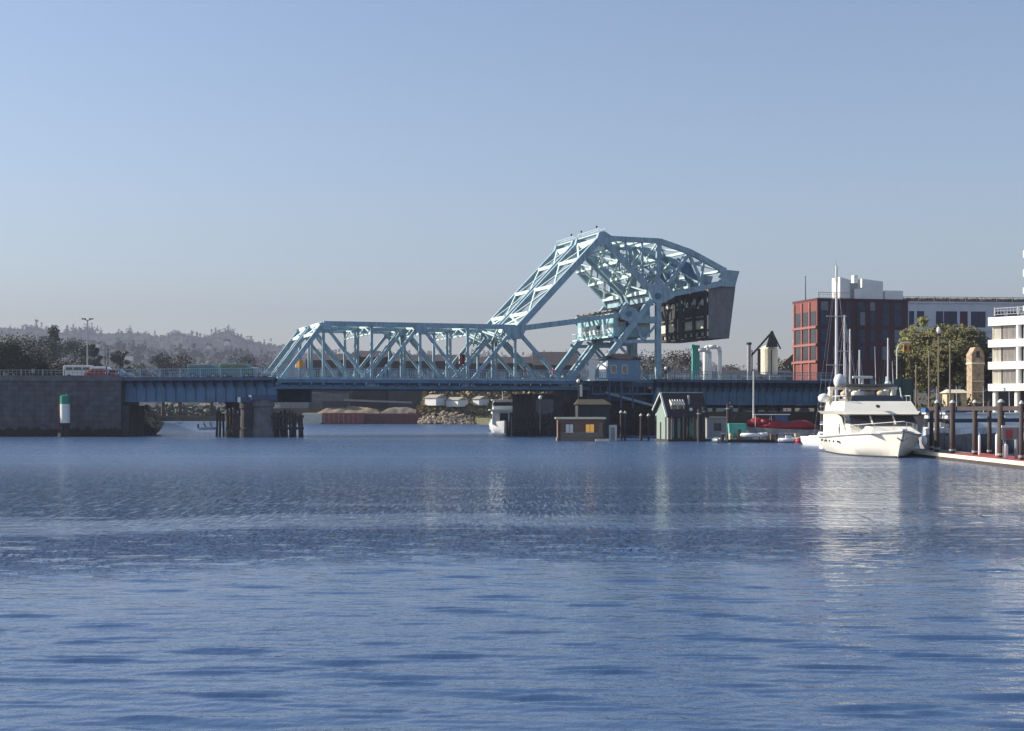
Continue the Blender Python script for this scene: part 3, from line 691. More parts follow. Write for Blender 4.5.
def fender(px0, px1, t, ztop, label, n, zvar=.5, depth=6, m='timber', group='timber pile fenders', seed=1, bracing=True):
    rng = random.Random(seed); s0, s1 = S(px0, t), S(px1, t)
    r = thing('pile_fender', label, 'pile fender', (*BW(s0, t)[:2], 0), ANG, group); L_ = s1-s0
    for k in range(2):
        for i in range(n):
            x = L_*i/(n-1)+rng.uniform(-.08,.08); y = k*depth
            MB().tube((x+rng.uniform(-.2,.2), y, -1), (x, y+rng.uniform(-.1,.1), ztop-rng.random()*zvar), rng.uniform(.15,.21), .15, 8).build('pile', M[m], r, smooth=True)
    if bracing:
        for z_ in (ztop-1.1, 1.0): MB().box(-.2, L_+.2, -.32, -.16, z_, z_+.35).build('waler', M[m], r)
        MB().beam((0,-.38,.5), (L_,-.38,ztop-1.0), .12, .25).build('brace', M[m], r)
    return r
fender(227, 239, -2, 4.0, 'cluster of pale-edged timber piles left of the left pier', 5, 1.2, 10, 'pile')
fender(266, 302, -1, 3.7, 'long dark timber fender right of the left pier', 12, .8, 12, seed=3)
fender(513, 556, -3.0, 3.4, 'dark timber fender before the bascule pier, beside the white workboat', 17, .5, 2.5, seed=5)
fender(562, 655, 2, 3.6, 'dark row of piles in shadow behind the brown floating house', 18, 1.0, 9, seed=8)

# ------------------------------------------------------------------ float houses
def float_house():
    D = 178; x0 = X(557, D); x1 = X(605, D); L_ = x1-x0
    r = thing('floating_house', 'low brown board floating house with a lit orange window', 'floating house', (x0, D, 0), 0)
    H_ = Z(419, D)
    MB().box(0, L_, 0, 4.5, -.4, .35).build('float', M['woodlight'], r)
    MB().box(.1, L_-.1, .25, 4.3, .353, H_).build('walls', M['wood'], r)
    MB().box(.1, L_-.1, .2, .245, .4, 1.05).build('lower_boards', M['woodlight'], r)
    MB().box(-.15, L_+.1, -.1, 4.6, H_+.003, H_+.2).build('roof', M['greyroof'], r)
    MB().box(-.16, L_+.12, -.14, -.103, H_-.02, H_+.19).build('fascia', M['cream'], r)
    for px, m in ((569.5, 'white'), (590, 'orange')):
        cx = X(px, D)-x0; hw = .42 if m == 'white' else .48
        w_ = MB().box(cx-hw-.08, cx+hw+.08, .18, .247, 1.0, 2.05).build('window', M['wood'], r)
        MB().box(cx-hw, cx+hw, .15, .178, 1.08, 1.97).build('pane', M[m if m == 'white' else 'orange'], w_)
    for cx_ in (X(569.5,D)-x0, X(590,D)-x0): MB().box(cx_-.5, cx_+.5, .10, .148, .96, 1.06).build('sill', M['cream'], r); MB().box(cx_-.025, cx_+.025, .12, .148, 1.08, 1.97).build('muntin', M['woodlight'], r)
    MB().box(L_-.7, L_-.25, .17, .247, .5, 2.1).build('door', M['woodlight'], r)
    for x in (L_-.05, .3): MB().box(x-.1, x+.1, -.05, .1, -.4, 2.2).build('corner_post', M['pile'], r)
    MB().box(L_-1.2, L_+.4, -1.2, -.15, -.2, .25).build('landing', M['cream'], r)
M['greyroof'] = mat('pale_felt_roof', (.34, .31, .26), .8, .2, 2); float_house()
r = thing('white_hut', 'small white door hut right of the brown floating house', 'hut', (X(609,180), 180, 0)); MB().box(0, .95, 0, 1.2, -.2, 1.9).build('walls', M['gel2'], r)
MB().box(-.08, 1.03, -.08, 1.28, 1.903, 2.0).build('roof', M['roof'], r); MB().box(.25, .7, -.04, 0, .1, 1.6).build('door', M['grey'], r)
for px, y, lb in ((621,413,'leftmost of the white-capped mooring piles under the tower'), (625,413.5,'second white-capped mooring pile under the tower, close to the first'),
                  (641,416,'thick white-capped mooring pile midway to the mint boathouse'), (648.5,416,'white-capped mooring pile right of the thick one'), (657,415.5,'white-capped mooring pile touching the mint boathouse wall')):
    D = 182; r = thing('mooring_pile', lb, 'mooring pile', (X(px,D), D, 0), 0, 'white-capped mooring piles under the tower')
    MB().tube((0,0,-1), (0,0,Z(y,D)), .2 if px == 641 else .13, .13, 10).build('pile', M['pile'], r)
    MB().lathe([(.2,0),(.2,.12),(.03,.32)], (0,0,Z(y,D)+.002), 12).build('cap', M['pilecap'], r)
def boathouse():
    D = 176; a = R(16); x0 = X(668, D); r = thing('boathouse', 'tall mint green boathouse with steep dark roof and striped awning window', 'boathouse', (x0, D, 0), a)
    L_ = width(668, D, a, 706); Wd = 3.6; e1 = Z(412, D); rz_ = Z(393, D)
    MB().box(-.3, L_+.3, -.8, Wd, -.3, .25).build('float', M['timber'], r)
    g = [(0,.253),(Wd,.253),(Wd,e1+.4),(Wd*.4,rz_),(0,e1)]
    mb = MB(); n = 5; mb.add([(0,y,z) for y,z in g]+[(.2,y,z) for y,z in g], [tuple(range(n))[::-1], tuple(range(n,2*n))]+[(i,(i+1)%n,n+(i+1)%n,n+i) for i in range(n)])
    fixnormals(mb.build('gable_wall', M['mint'], r))
    MB().box(.203, L_, .3, Wd-.1, .253, e1).build('walls', M['shed_dark'], r)
    mb = MB(); y1, z1, y2, z2 = -.5, e1-.5, Wd*.4, rz_
    mb.add([(-.35,y1,z1),(L_+.2,y1,z1),(L_+.2,y2,z2),(-.35,y2,z2),(-.35,y1,z1-.15),(L_+.2,y1,z1-.15),(L_+.2,y2,z2-.15),(-.35,y2,z2-.15)], [(0,1,2,3),(7,6,5,4),(0,4,5,1),(1,5,6,2),(2,6,7,3),(3,7,4,0)])
    mb.add([(-.35,y2,z2),(L_+.2,y2,z2),(L_+.2,Wd+.3,e1+.2),(-.35,Wd+.3,e1+.2),(-.35,y2,z2-.15),(L_+.2,y2,z2-.15),(L_+.2,Wd+.3,e1+.05),(-.35,Wd+.3,e1+.05)], [(0,1,2,3),(7,6,5,4),(0,4,5,1),(1,5,6,2),(2,6,7,3),(3,7,4,0)])
    mb.build('roof', M['roof'], r)
    mb = MB(); mb.beam((-.38,y1,z1+.02), (-.38,y2,z2+.02), .12, .22); mb.beam((-.38,y2,z2+.02), (-.38,Wd+.3,e1+.22), .12, .22); mb.build('bargeboard', M['white'], r)
    MB().box(-.3, L_+.15, y2-.12, y2+.12, z2+.01, z2+.12).build('ridge_cap', M['grey'], r)
    d = MB().box(.4, 2.1, .1, 1.6, e1-.2, e1+1.3).build('dormer', M['cream'], r)
    for i in range(2): MB().box(.55+.78*i, 1.2+.78*i, .07, .097, e1+.05, e1+.8).build('pane', M['glass'], d)
    mb = MB()
    for i in range(6): mb.beam((.4+i*.32,-.25,e1+.85), (.4+i*.32,.5,e1+1.45), .14, .07)
    mb.build('awning_slats', M['white'], d)
    MB().box(2.75, 2.95, .5, .7, e1+.2, e1+2.0).build('vent_pipe', M['grey'], r)
    MB().ball((2.85, -.1, e1+.3), .22).build('lamp', M['white'], r)
    for x, w2, m in ((.5,.35,'mint'),(1.3,.35,'mint'),(2.4,1.0,'glass'),(3.6,.5,'grey'),(4.3,.3,'glass')):
        MB().box(x, min(x+w2, L_-.05), .22, .297, .35, e1-.7).build('window' if m == 'glass' else 'panel', M[m], r)
    MB().box(-.15, -.003, .5, 1.0, .3, e1-.6).build('window', M['shed'], r); MB().box(-.15, -.003, 2.2, 2.5, .3, e1-1.2).build('window', M['shed'], r)
    for x in (.2, 1.7, 3.0): MB().tube((x,-.6,-.5), (x,-.6,e1-.55), .09, .08).build('veranda_post', M['woodlight'], r)
boathouse()
for i, (px, y, lb) in enumerate(((699,409,'brown pile standing at the right corner of the mint boathouse'),(703.5,407,'darker pile just right of the boathouse corner pile'),(728,404,'tall black pile left of the teal tarp'),(731,402,'black pile next to the tall one by the teal tarp'),(822,402,'dark pile between the red-covered boat and the big yacht'))):
    D = 174; r = thing('mooring_pile', lb, 'mooring pile', (X(px,D), D, 0), 0, 'tall mooring piles right of the boathouse')
    MB().tube((0,0,-1), (0,0,Z(y,D)), .24, .2, 10).build('pile', M['timber'], r)
    MB().tube((0,0,Z(y,D)-.6), (0,0,Z(y,D)-.45), .255, .255, 10).build('band', M['grey'], r)

# ------------------------------------------------------------------ boats
def hull(L_, B, H0, H1, m, root, bowp=2.2, draft=.35, name='hull', deck=None, stern=.86):
    n = 18; mb = MB(); rows = []
    for i in range(n+1):
        u = i/n; hb = B/2*(stern+(1-stern)*min(1, u/.35))*(1-max(0, (u-.45)/.55)**bowp); hb = max(hb, .02)
        H_ = H0+(H1-H0)*u**1.6; xo = L_*u; rake = (L_*.10)*max(0, (u-.6)/.4)**1.5
        wl = hb*(.86-.35*max(0,(u-.5)/.5))
        rows.append([(xo-rake*1.35, 0, -draft), (xo-rake, -wl*.9, 0.0), (xo-rake*.6, -hb*.95, H_*.45), (xo, -hb, H_), (xo, hb, H_), (xo-rake*.6, hb*.95, H_*.45), (xo-rake, wl*.9, 0.0)])
    vs_ = [p for r_ in rows for p in r_]; fs = []
    for i in range(n):
        for k in range(7):
            fs.append((i*7+k, i*7+(k+1) % 7, (i+1)*7+(k+1) % 7, (i+1)*7+k))
    fs += [tuple(range(7))[::-1], tuple(range(n*7, n*7+7))]
    mb.add(vs_, fs); o = fixnormals(mb.build(name, m, root, smooth=True)); es = o.modifiers.new('split', 'EDGE_SPLIT'); es.split_angle = R(38); return rows
def rail_line(rows, root, k0, hh, name='bow_rail', m=None):
    mb = MB(); m = m or M['alu']
    for side in (3, 4):
        pts = [Vector(r_[side])+Vector((0, -.08 if side == 4 else .08, hh)) for r_ in rows[k0:]]
        mb.path(pts, .025, 5)
        for p in pts[::2]: mb.tube(p, p-Vector((0,0,hh)), .02, .02, 5)
    mb.build(name, m, root)
def yacht():
    L_, B = 18.5, 5.9; r = thing('motor_yacht', 'large cream white motor yacht with flybridge moored bow towards the viewer', 'motor yacht', (30.15, 133.0, 0), R(-90)-R(.8)); r.scale = (1, 1.15, 1.07)
    rows = hull(L_, B, 1.35, 2.05, M['gel'], r, 1.75)
    MB().prism([(0,0),(1,0),(1,.01),(0,.01)], -.01, .01)
    # rubbing strake and boot line
    mb = MB()
    for sd in (3, 4):
        pts = [Vector(q[sd])+Vector((0,0,-.12)) for q in rows]; mb.path(pts, .06, 6)
    mb.build('rubbing_strake', M['grey'], r)
    mb = MB()
    for sd in (1, 6):
        pts = [Vector(q[sd])+Vector((0,(-.03 if sd == 1 else .03),.05)) for q in rows]; mb.path(pts, .09, 6)
    mb.build('boot_stripe', M['cw_dark'], r)
    MB().box(-1.4, .1, -2.3, 2.3, .25, .5).build('swim_platform', M['gel'], r)
    for sd in (-1, 1):
        for i in range(5):
            x = 3.2+i*1.7; mb = MB(); mb.ball((x, sd*2.84, 1.05), .2, 1.3, .4, .5, 10); mb.build('porthole', M['glass'], r)
    # main cabin
    MB().frus((1.6, 12.6, -2.35, 2.35, 1.45), (1.6, 10.6, -2.2, 2.2, 3.15)).build('deckhouse', M['gel'], r)
    MB().frus((10.8, 16.2, -1.7, 1.7, 1.75), (10.4, 14.6, -1.3, 1.3, 2.25)).build('foredeck_trunk', M['gel'], r)
    g = MB(); g.frus((7.4, 12.10, -2.33, 2.33, 2.45), (7.6, 11.05, -2.24, 2.24, 3.05)); g.build('windscreen', M['glass'], r)
    for y in (-.8, .8): MB().beam((12.15, y, 2.42), (11.08, y, 3.08), .10, .08).build('windscreen_mullion', M['gel'], r)
    for sd in (-1, 1):
        MB().beam((7.2, sd*2.36, 2.2), (3.2, sd*2.36, 2.5), .06, .75).build('side_window', M['glass'], r)
        mb = MB(); mb.ball((8.3, sd*2.45, 2.0), .42, .55, .12, 1.1, 12); mb.build('oval_door_window', M['glass'], r)
        mb = MB(); mb.prism([(1.4,1.4),(10.5,1.7),(8.8,2.9),(7.0,3.2),(1.4,3.2)], sd*2.4-.04, sd*2.4+.04)
        mb.build('side_wing', M['gel'], r)
    # flybridge
    MB().frus((.8, 11.6, -2.5, 2.5, 3.15), (.6, 11.2, -2.75, 2.75, 3.40)).build('flybridge_deck', M['gel'], r)
    MB().frus((3.4, 11.0, -2.6, 2.6, 3.403), (3.4, 10.0, -2.35, 2.35, 4.15)).build('flybridge_coaming', M['gel'], r)
    MB().frus((9.0, 9.9, -1.9, 1.9, 4.153), (8.8, 9.3, -1.7, 1.7, 4.6)).build('wind_deflector', M['glass'], r)
    MB().box(4.0, 8.6, -1.9, 1.9, 4.153, 4.35).build('seat_base', M['woodlight'], r)
    for x, y in ((5.0,-1.2),(5.2,.2),(7.0,-.9),(7.0,.9)): MB().box(x, x+.7, y-.35, y+.35, 4.353, 4.95).build('helm_seat', M['gel2'], r, bevel=.06)
    MB().beam((8.3, 0, 3.8), (8.3, .02, 3.86), .2)
    MB().tube((11.0, -.25, 3.78), (11.45, -.25, 3.74), .12).build('horn', M['black'], r)
    # radar arch, canopy, domes
    for sd in (-1, 1):
        mb = MB().prism([(2.2,3.4),(3.9,3.4),(4.6,5.1),(3.8,5.1)], sd*2.35-.12, sd*2.35+.12); mb.build('radar_arch_leg', M['gel'], r)
        MB().tube((8.6, sd*2.0, 4.15), (8.2, sd*1.95, 5.2), .05).build('canopy_post', M['alu'], r)
    MB().box(3.7, 4.7, -2.5, 2.5, 5.103, 5.32).build('radar_arch', M['gel'], r)
    MB().frus((4.2, 8.0, -2.0, 2.0, 5.32), (4.6, 7.4, -1.7, 1.7, 5.5)).build('canopy', M['black'], r, bevel=.06)
    for x, y, c in ((5.9,-1.6,'rope'),(6.5,-.4,'gel'),(6.2,1.3,'amber'),(8.0,-1.2,'gel'),(8.1,.6,'rope')): MB().ball((x, y, 4.75), .32, 1.2, 1.1, .8).build('cushion', M[c], r, smooth=True)
    MB().tube((3.0, 1.9, 3.6), (2.2, 2.2, 6.2), .05).build('crane_boom', M['gel2'], r); MB().ball((2.2, 2.2, 5.0), .45, .5, .5, 1.5).build('covered_tender', M['gel2'], r, smooth=True)
    MB().lathe([(.3,0),(.42,.15),(.45,.5),(.32,.85),(.05,.98)], (4.2, -1.7, 5.4)).build('satellite_dome', M['gel2'], r, smooth=True)
    MB().lathe([(.3,0),(.42,.15),(.45,.4),(.32,.6),(.05,.7)], (4.4, -2.9, 4.1)).build('satellite_dome', M['gel2'], r, smooth=True)
    MB().lathe([(.14,0),(.22,.1),(.24,.35),(.05,.5)], (4.2, 1.9, 5.35)).build('satellite_dome', M['gel2'], r, smooth=True)
    MB().tube((4.2, 0, 5.32), (4.2, 0, 6.0), .08).build('radar_post', M['gel2'], r)
    MB().box(4.05, 4.35, -.75, .75, 6.0, 6.2).build('radar_scanner', M['gel2'], r, bevel=.05)
    for y, hh in ((-1.2, 7.8), (1.0, 8.6), (2.3, 7.4)): MB().tube((4.2, y, 5.3), (3.8, y, hh), .03, .012).build('antenna', M['alu'], r)
    mb = MB(); mb.box(3.4, 10, -2.32, -2.28, 4.55, 4.6)
    mb.box(3.4, 10, 2.28, 2.32, 4.55, 4.6); [mb.box(3.5+i*1.3, 3.54+i*1.3, sd*2.3-.02, sd*2.3+.02, 4.15, 4.55) for i in range(6) for sd in (-1,1)]
    mb.build('flybridge_rail', M['alu'], r)
    rail_line(rows, r, 9, .62)
    MB().box(17.6, 18.9, -.16, .16, 1.98, 2.12).build('anchor_roller', M['alu'], r)
    a = MB(); a.beam((18.55, 0, 1.95), (18.1, 0, 1.3), .1); a.beam((18.1,-.35,1.5), (18.05,0,1.25), .09); a.beam((18.1,.35,1.5), (18.05,0,1.25), .09); a.build('anchor', M['grey'], r)
    mb = MB().ball((14.6, 2.25, 1.2), .2, 1, 1, 1.9, 10); mb.build('fender', M['gel2'], r, smooth=True)
    return r
M['darkteal'] = mat('dark_teal_canvas', (.02, .07, .07), .75, .2, 3)
Y_ = yacht()
def sailboat(px, D, ytop, L_, label, rz=R(-80), m='gel2', cover='bluecanvas', spread=True, hs=1.0):
    r = thing('sailboat', label, 'sailboat', (X(px,D), D, 0), rz, 'sailboats moored behind the yacht'); B = L_*.3
    # origin at mast
    g = thing('x','',None) if False else None
    rows = hull(L_, B, .95*hs, 1.25*hs, M[m], r, 2.0); 
    hullo = r.children[-1] if r.children else None
    off = -L_*.58
    for ch in [o for o in bpy.data.objects if o.parent == r]: ch.location.x = off
    mb = MB().frus((-L_*.28, L_*.14, -B*.28, B*.28, 1.0*hs), (-L_*.27, L_*.08, -B*.22, B*.22, 1.45*hs)); mb.build('cabin', M[m], r)
    MB().frus((-L_*.22, L_*.09, -B*.27, B*.27, 1.15*hs), (-L_*.22, L_*.085, -B*.25, B*.25, 1.3*hs)).build('cabin_windows', M['glass'], r)
    zt = Z(ytop, D)
    MB().tube((0,0,1.2), (0,0,zt), .19 if ytop < 300 else .13, .11 if ytop < 300 else .08, 10).build('mast', M['alu'], r)
    MB().tube((0,0,2.3), (-L_*.4,0,2.2), .07, .06).build('boom', M['alu'], r)
    MB().tube((-.1,0,2.5), (-L_*.38,0,2.4), .2, .12, 8).build('sail_cover', M[cover], r)
    if spread:
        for u in (.45, .72):
            w_ = B*.32; MB().box(-.04, .04, -w_, w_, zt*u, zt*u+.07).build('spreader', M['alu'], r)
    mb = MB(); mb.tube((0,0,zt-.1), (L_*.42,0,1.3), .012, .012, 4); mb.tube((0,0,zt-.1), (-L_*.56,0,1.0), .012, .012, 4)
    for sd in (-1,1): mb.path([(0,0,zt-.1), (0,sd*B*.32,zt*.45), (0,sd*B*.45,1.0)], .012, 4)
    mb.build('rigging', M['grey'], r)
    MB().tube((0,0,zt), (-.25,0,zt+.6), .015, .01, 4).build('wind_vane', M['black'], r)
    return r
sailboat(836.5, 152, 266, 11, 'sailboat with the tallest pale mast, left of the yacht', spread=True)
sailboat(844.5, 158, 315, 9, 'sailboat with a shorter thick mast just right of the tallest', rz=R(-70), cover='darkteal')
sailboat(850, 166, 329, 8, 'sailboat with a thin mast, third from the tallest', rz=R(-95), spread=False)
sailboat(859.5, 160, 350, 7.5, 'sailboat with a white-topped short mast over the yacht bow', rz=R(-85), spread=False, cover='cloth_white')
sailboat(888, 163, 338, 8, 'sailboat with the thin dark mast before the brick building', rz=R(-100), spread=False)
sailboat(753.5, 186, 371, 7, 'small sailboat with pale mast in front of the right girder span', rz=R(170), m='greyhull', spread=False, cover='cloth_blue')

def cruiser(px, D, L_, B, label, rz, m='gel2', canvas=None, name='cabin_cruiser', group='cabin cruisers', sc_=1.0):
    r = thing(name, label, 'cabin cruiser', (X(px,D), D+L_*.5, 0), rz, group)
    rows = hull(L_, B, .85*sc_, 1.25*sc_, M[m], r, 2.2)
    MB().frus((L_*.22, L_*.66, -B*.38, B*.38, .9*sc_), (L_*.24, L_*.54, -B*.33, B*.33, 2.3*sc_)).build('cabin', M['gel2'], r)
    MB().frus((L_*.23, L_*.60, -B*.385, B*.385, 1.55*sc_), (L_*.24, L_*.565, -B*.36, B*.36, 2.05*sc_)).build('cabin_windows', M['glass'], r)
    MB().box(L_*.18, L_*.56, -B*.4, B*.4, 2.303*sc_, 2.42*sc_).build('roof', M['gel2'], r)
    MB().frus((L_*.55, L_*.85, -B*.25, B*.25, 1.0*sc_), (L_*.55, L_*.78, -B*.18, B*.18, 1.5*sc_)).build('foredeck_trunk', M['gel2'], r)
    if canvas:
        MB().frus((L_*.02, L_*.18, -B*.38, B*.38, .9), (L_*.03, L_*.178, -B*.32, B*.32, 2.2)).build('canvas_cover', M[canvas], r)
        MB().box(L_*.16, L_*.58, -B*.42, B*.42, 2.43*sc_, 2.65*sc_).build('canvas_top', M[canvas], r)
    MB().tube((L_*.35, 0, 2.42*sc_), (L_*.33, 0, 4.0*sc_), .03, .015).build('antenna', M['alu'], r)
    rail_line(rows, r, 10, .5)
    return r
cruiser(944.5, 131, 7.5, 2.8, 'white cruiser with blue canvas, first behind the dock piles', R(-98), m='greyhull', canvas='bluecanvas', sc_=1.45)
cruiser(963, 128, 8.5, 3.0, 'white cruiser with long blue top, between second and third dock piles', R(-93), m='greyhull', canvas='bluecanvas', sc_=1.45)
cruiser(989, 132, 8, 2.9, 'grey shaded cruiser behind the middle dock piles', R(-92), m='greyhull', sc_=1.45)
cruiser(1014, 134, 8, 2.9, 'white cruiser at the right edge behind the wooden dock', R(-90), m='gel2', sc_=1.45)
# white workboat left of the bascule pier
def workboat():
    D = 240; r = thing('workboat', 'white workboat with tall wheelhouse, moored left of the bascule pier', 'workboat', (X(500,D), D+9, 0), R(-86)); r.scale = (1.1, 1.25, 1.15)
    hull(9.5, 3.4, 1.1, 1.7, M['gel2'], r, 2.4)
    MB().frus((3.2, 7.8, -1.5, 1.5, 1.2), (3.2, 7.5, -1.4, 1.4, 3.1)).build('cabin', M['gel2'], r)
    MB().box(3.0, 8.0, -1.75, 1.75, 3.103, 3.25).build('cabin_roof', M['gel2'], r)
    MB().frus((4.0, 7.0, -1.3, 1.3, 3.253), (4.0, 6.6, -1.2, 1.2, 4.5)).build('wheelhouse', M['gel2'], r)
    MB().frus((3.99, 6.85, -1.31, 1.31, 3.7), (3.99, 6.75, -1.27, 1.27, 4.25)).build('wheelhouse_windows', M['glass'], r)
    MB().box(3.7, 7.2, -1.45, 1.45, 4.503, 4.65).build('roof', M['gel2'], r)
    for i in range(3): MB().box(3.7+i*1.3, 4.4+i*1.3, -1.53, -1.44, 1.9, 2.6).build('window', M['glass'], r)
    MB().box(7.78, 7.84, -.5, .4, 1.5, 2.7).build('door', M['glass'], r)
    MB().box(.2, 2.8, -1.5, 1.5, 1.1, 1.6).build('aft_locker', M['tarp'], r)
    MB().tube((5,0,4.65), (5,0,6.2), .05, .03).build('mast', M['alu'], r)
workboat()
# red covered boat and its neighbours
def redboat():
    D = 176; r = thing('covered_boat', 'long grey boat under a red cover right of the teal tarp', 'boat', (X(820,D), D+1, 0), R(176))
    L_ = X(820,D)-X(748,D)
    hull(L_, 2.9, 1.35, 1.7, M['greyhull'], r, 2.4)
    mb = MB(); mb.ball((L_*.46, 0, 1.75), 1, L_*.45, 1.35, .62, 22); mb.ball((L_*.25, 0, 1.9), 1, 1.6, 1.2, .62, 14); mb.ball((L_*.6, .2, 2.05), 1, 1.3, 1.1, .55, 14); mb.build('cover', M['red'], r, smooth=True)
    mb = MB(); mb.ball((L_*.86, 0, 2.15), .8, 1.5, 1.1, .8); mb.ball((L_*.74, .5, 2.3), .5, 1.2, 1, .9); mb.build('bunched_cover', M['red'], r, smooth=True)
    MB().frus((L_*.42, L_*.62, -.9, .9, 2.2), (L_*.44, L_*.6, -.75, .75, 3.1)).build('wheelhouse', M['cloth_blue'], r)
    MB().box(L_*.4, L_*.9, -1.0, 1.0, 3.103, 3.2).build('canopy', M['gel2'], r)
    for i in range(6): MB().ball((L_*(.1+.14*i), 1.5, .35), .2, 1.3, 1, 1.1, 8).build('fender', M['gel2'], r, smooth=True)
    for x in (L_*.88, L_*.66):
        for y in (-.9,.9): MB().tube((x,y,1.6), (x,y,3.1), .04).build('canopy_post', M['alu'], r)
redboat()
D = 172

mb = MB().ball((0,0,.15), .45, 1, 1, .95, 14); r = thing('mooring_buoy', 'red round buoy floating before the red-covered boat', 'buoy', (X(799,D-4), D-4, 0))
mb.build('float', M['red'], r, smooth=True); MB().tube((0,0,.5), (0,0,.72), .06).build('ring_post', M['grey'], r)
r = thing('tarp_shelter', 'teal tarpaulin shelter standing on the low float', 'shelter', (X(730,D), D, .45))
MB().frus((0, 1.9, 0, 1.6, 0), (-.15, 1.9, .1, 1.4, 1.7)).build('tarpaulin', M['tarp'], r, bevel=.08); MB().box(-.05, 0.0, -.06, 0, 0, 1.7).build('post', M['timber'], r)
r = thing('low_float', 'low dark wooden float with clutter before the red-covered boat', 'float', (X(722,D), D-1.2, 0)); Lf = X(822,D)-X(722,D)
MB().box(0, Lf, 0, 2.6, -.25, .3).build('deck', M['timber'], r); MB().box(0, Lf, -.12, -.003, .05, .28).build('fascia', M['pile'], r)
def dinghy(px, D, L_, m, label, z=0.0, rz=0.0):
    r = thing('dinghy', label, 'dinghy', (X(px,D), D, z), rz, 'small dinghies by the low float')
    mb = MB(); B = L_*.24
    pts = [(0,-B,.3),(L_*.7,-B,.3),(L_*.92,-B*.5,.36),(L_,0,.42),(L_*.92,B*.5,.36),(L_*.7,B,.3),(0,B,.3)]
    mb.path(pts, .22, 8)
    for p in pts: mb.ball(p, .22, n=8)
    mb.build('tube', M[m], r, smooth=True)
    MB().box(0, L_*.85, -B, B, .1, .25).build('floor', M['grey'], r); MB().box(L_*.3, L_*.42, -B, B, .35, .42).build('thwart', M['woodlight'], r)
    MB().box(-.35, .0, -.2, .2, .1, .95).build('outboard', M['cloth_black'], r, bevel=.05)
    return r
dinghy(741, 170, 2.9, 'gel2', 'white inflatable dinghy lying on the float beside the teal tarp', .55)
dinghy(778, 169, 2.6, 'gel2', 'white dinghy floating under the red-covered boat', 0, R(6))
dinghy(722, 168, 2.0, 'grey', 'grey dinghy floating left of the teal tarp', 0, R(100))
rng = random.Random(4)
for i in range(12):
    px = 722+i*8.3; wdt = rng.uniform(.35,.7)
    r = thing('deck_box', ['white','cream','brown','grey'][i % 4] + ' box on the low float, number of boxes to its left: %d' % i, 'box', (X(px,D), D-.9+rng.random(), .303), rng.uniform(-.3,.3), 'boxes on the low float')
    r['label'] = ['white','cream','brown','grey'][i % 4] + ' box on the low float, ' + ['at its left end','left of the teal tarp','under the teal tarp edge','below the white dinghy','right of the white dinghy','below the small mast','right of the small mast','under the red cover bulge','middle of the red-covered boat','left of the red buoy','above the red buoy','at its right end'][i]
    MB().box(-wdt/2, wdt/2, -.25, .25, 0, rng.uniform(.35,.7)).build('box', M[['gel2','rope','wood','grey'][i % 4]], r, bevel=.03)
    MB().box(-wdt/2-.02, wdt/2+.02, -.27, .27, .703, .74).build('lid', M[['gel2','rope','woodlight','grey'][i % 4]], r)
for i in range(len([0])): pass
r = thing('shore_shed', 'pale shed under the right span, left of the dinghies', 'shed', (X(707,200), 200, 0)); MB().box(0,3.0,0,3,-.3,2.6).build('walls', M['shed'], r)
MB().box(-.15,3.15,-.15,3.1,2.603,2.75).build('roof', M['greyroof'], r); MB().box(.9,1.9,-.04,0,.9,1.9).build('window', M['glass'], r)
# columns under right span
for i, px in enumerate((716, 742, 768, 795, 818)):
    p = BW(S(px), .6); r = thing('span_column', 'dark column pair under the right girder span, ' + ['nearest the boathouse','behind the teal tarp','behind the red cover bulge','above the red buoy','last before the yacht'][i], 'column', (p.x, p.y, 0), ANG, 'columns under the right girder span')
    for y in (0, 12): MB().tube((0,y,-.5), (0,y,Z(405,226)), .28, .28, 10).build('shaft', M['concrete_dark'], r)
    MB().box(-.3,.3,-.3,12.3,Z(405,226)-.45,Z(405,226)-.01).build('cap_beam', M['concrete_dark'], r)

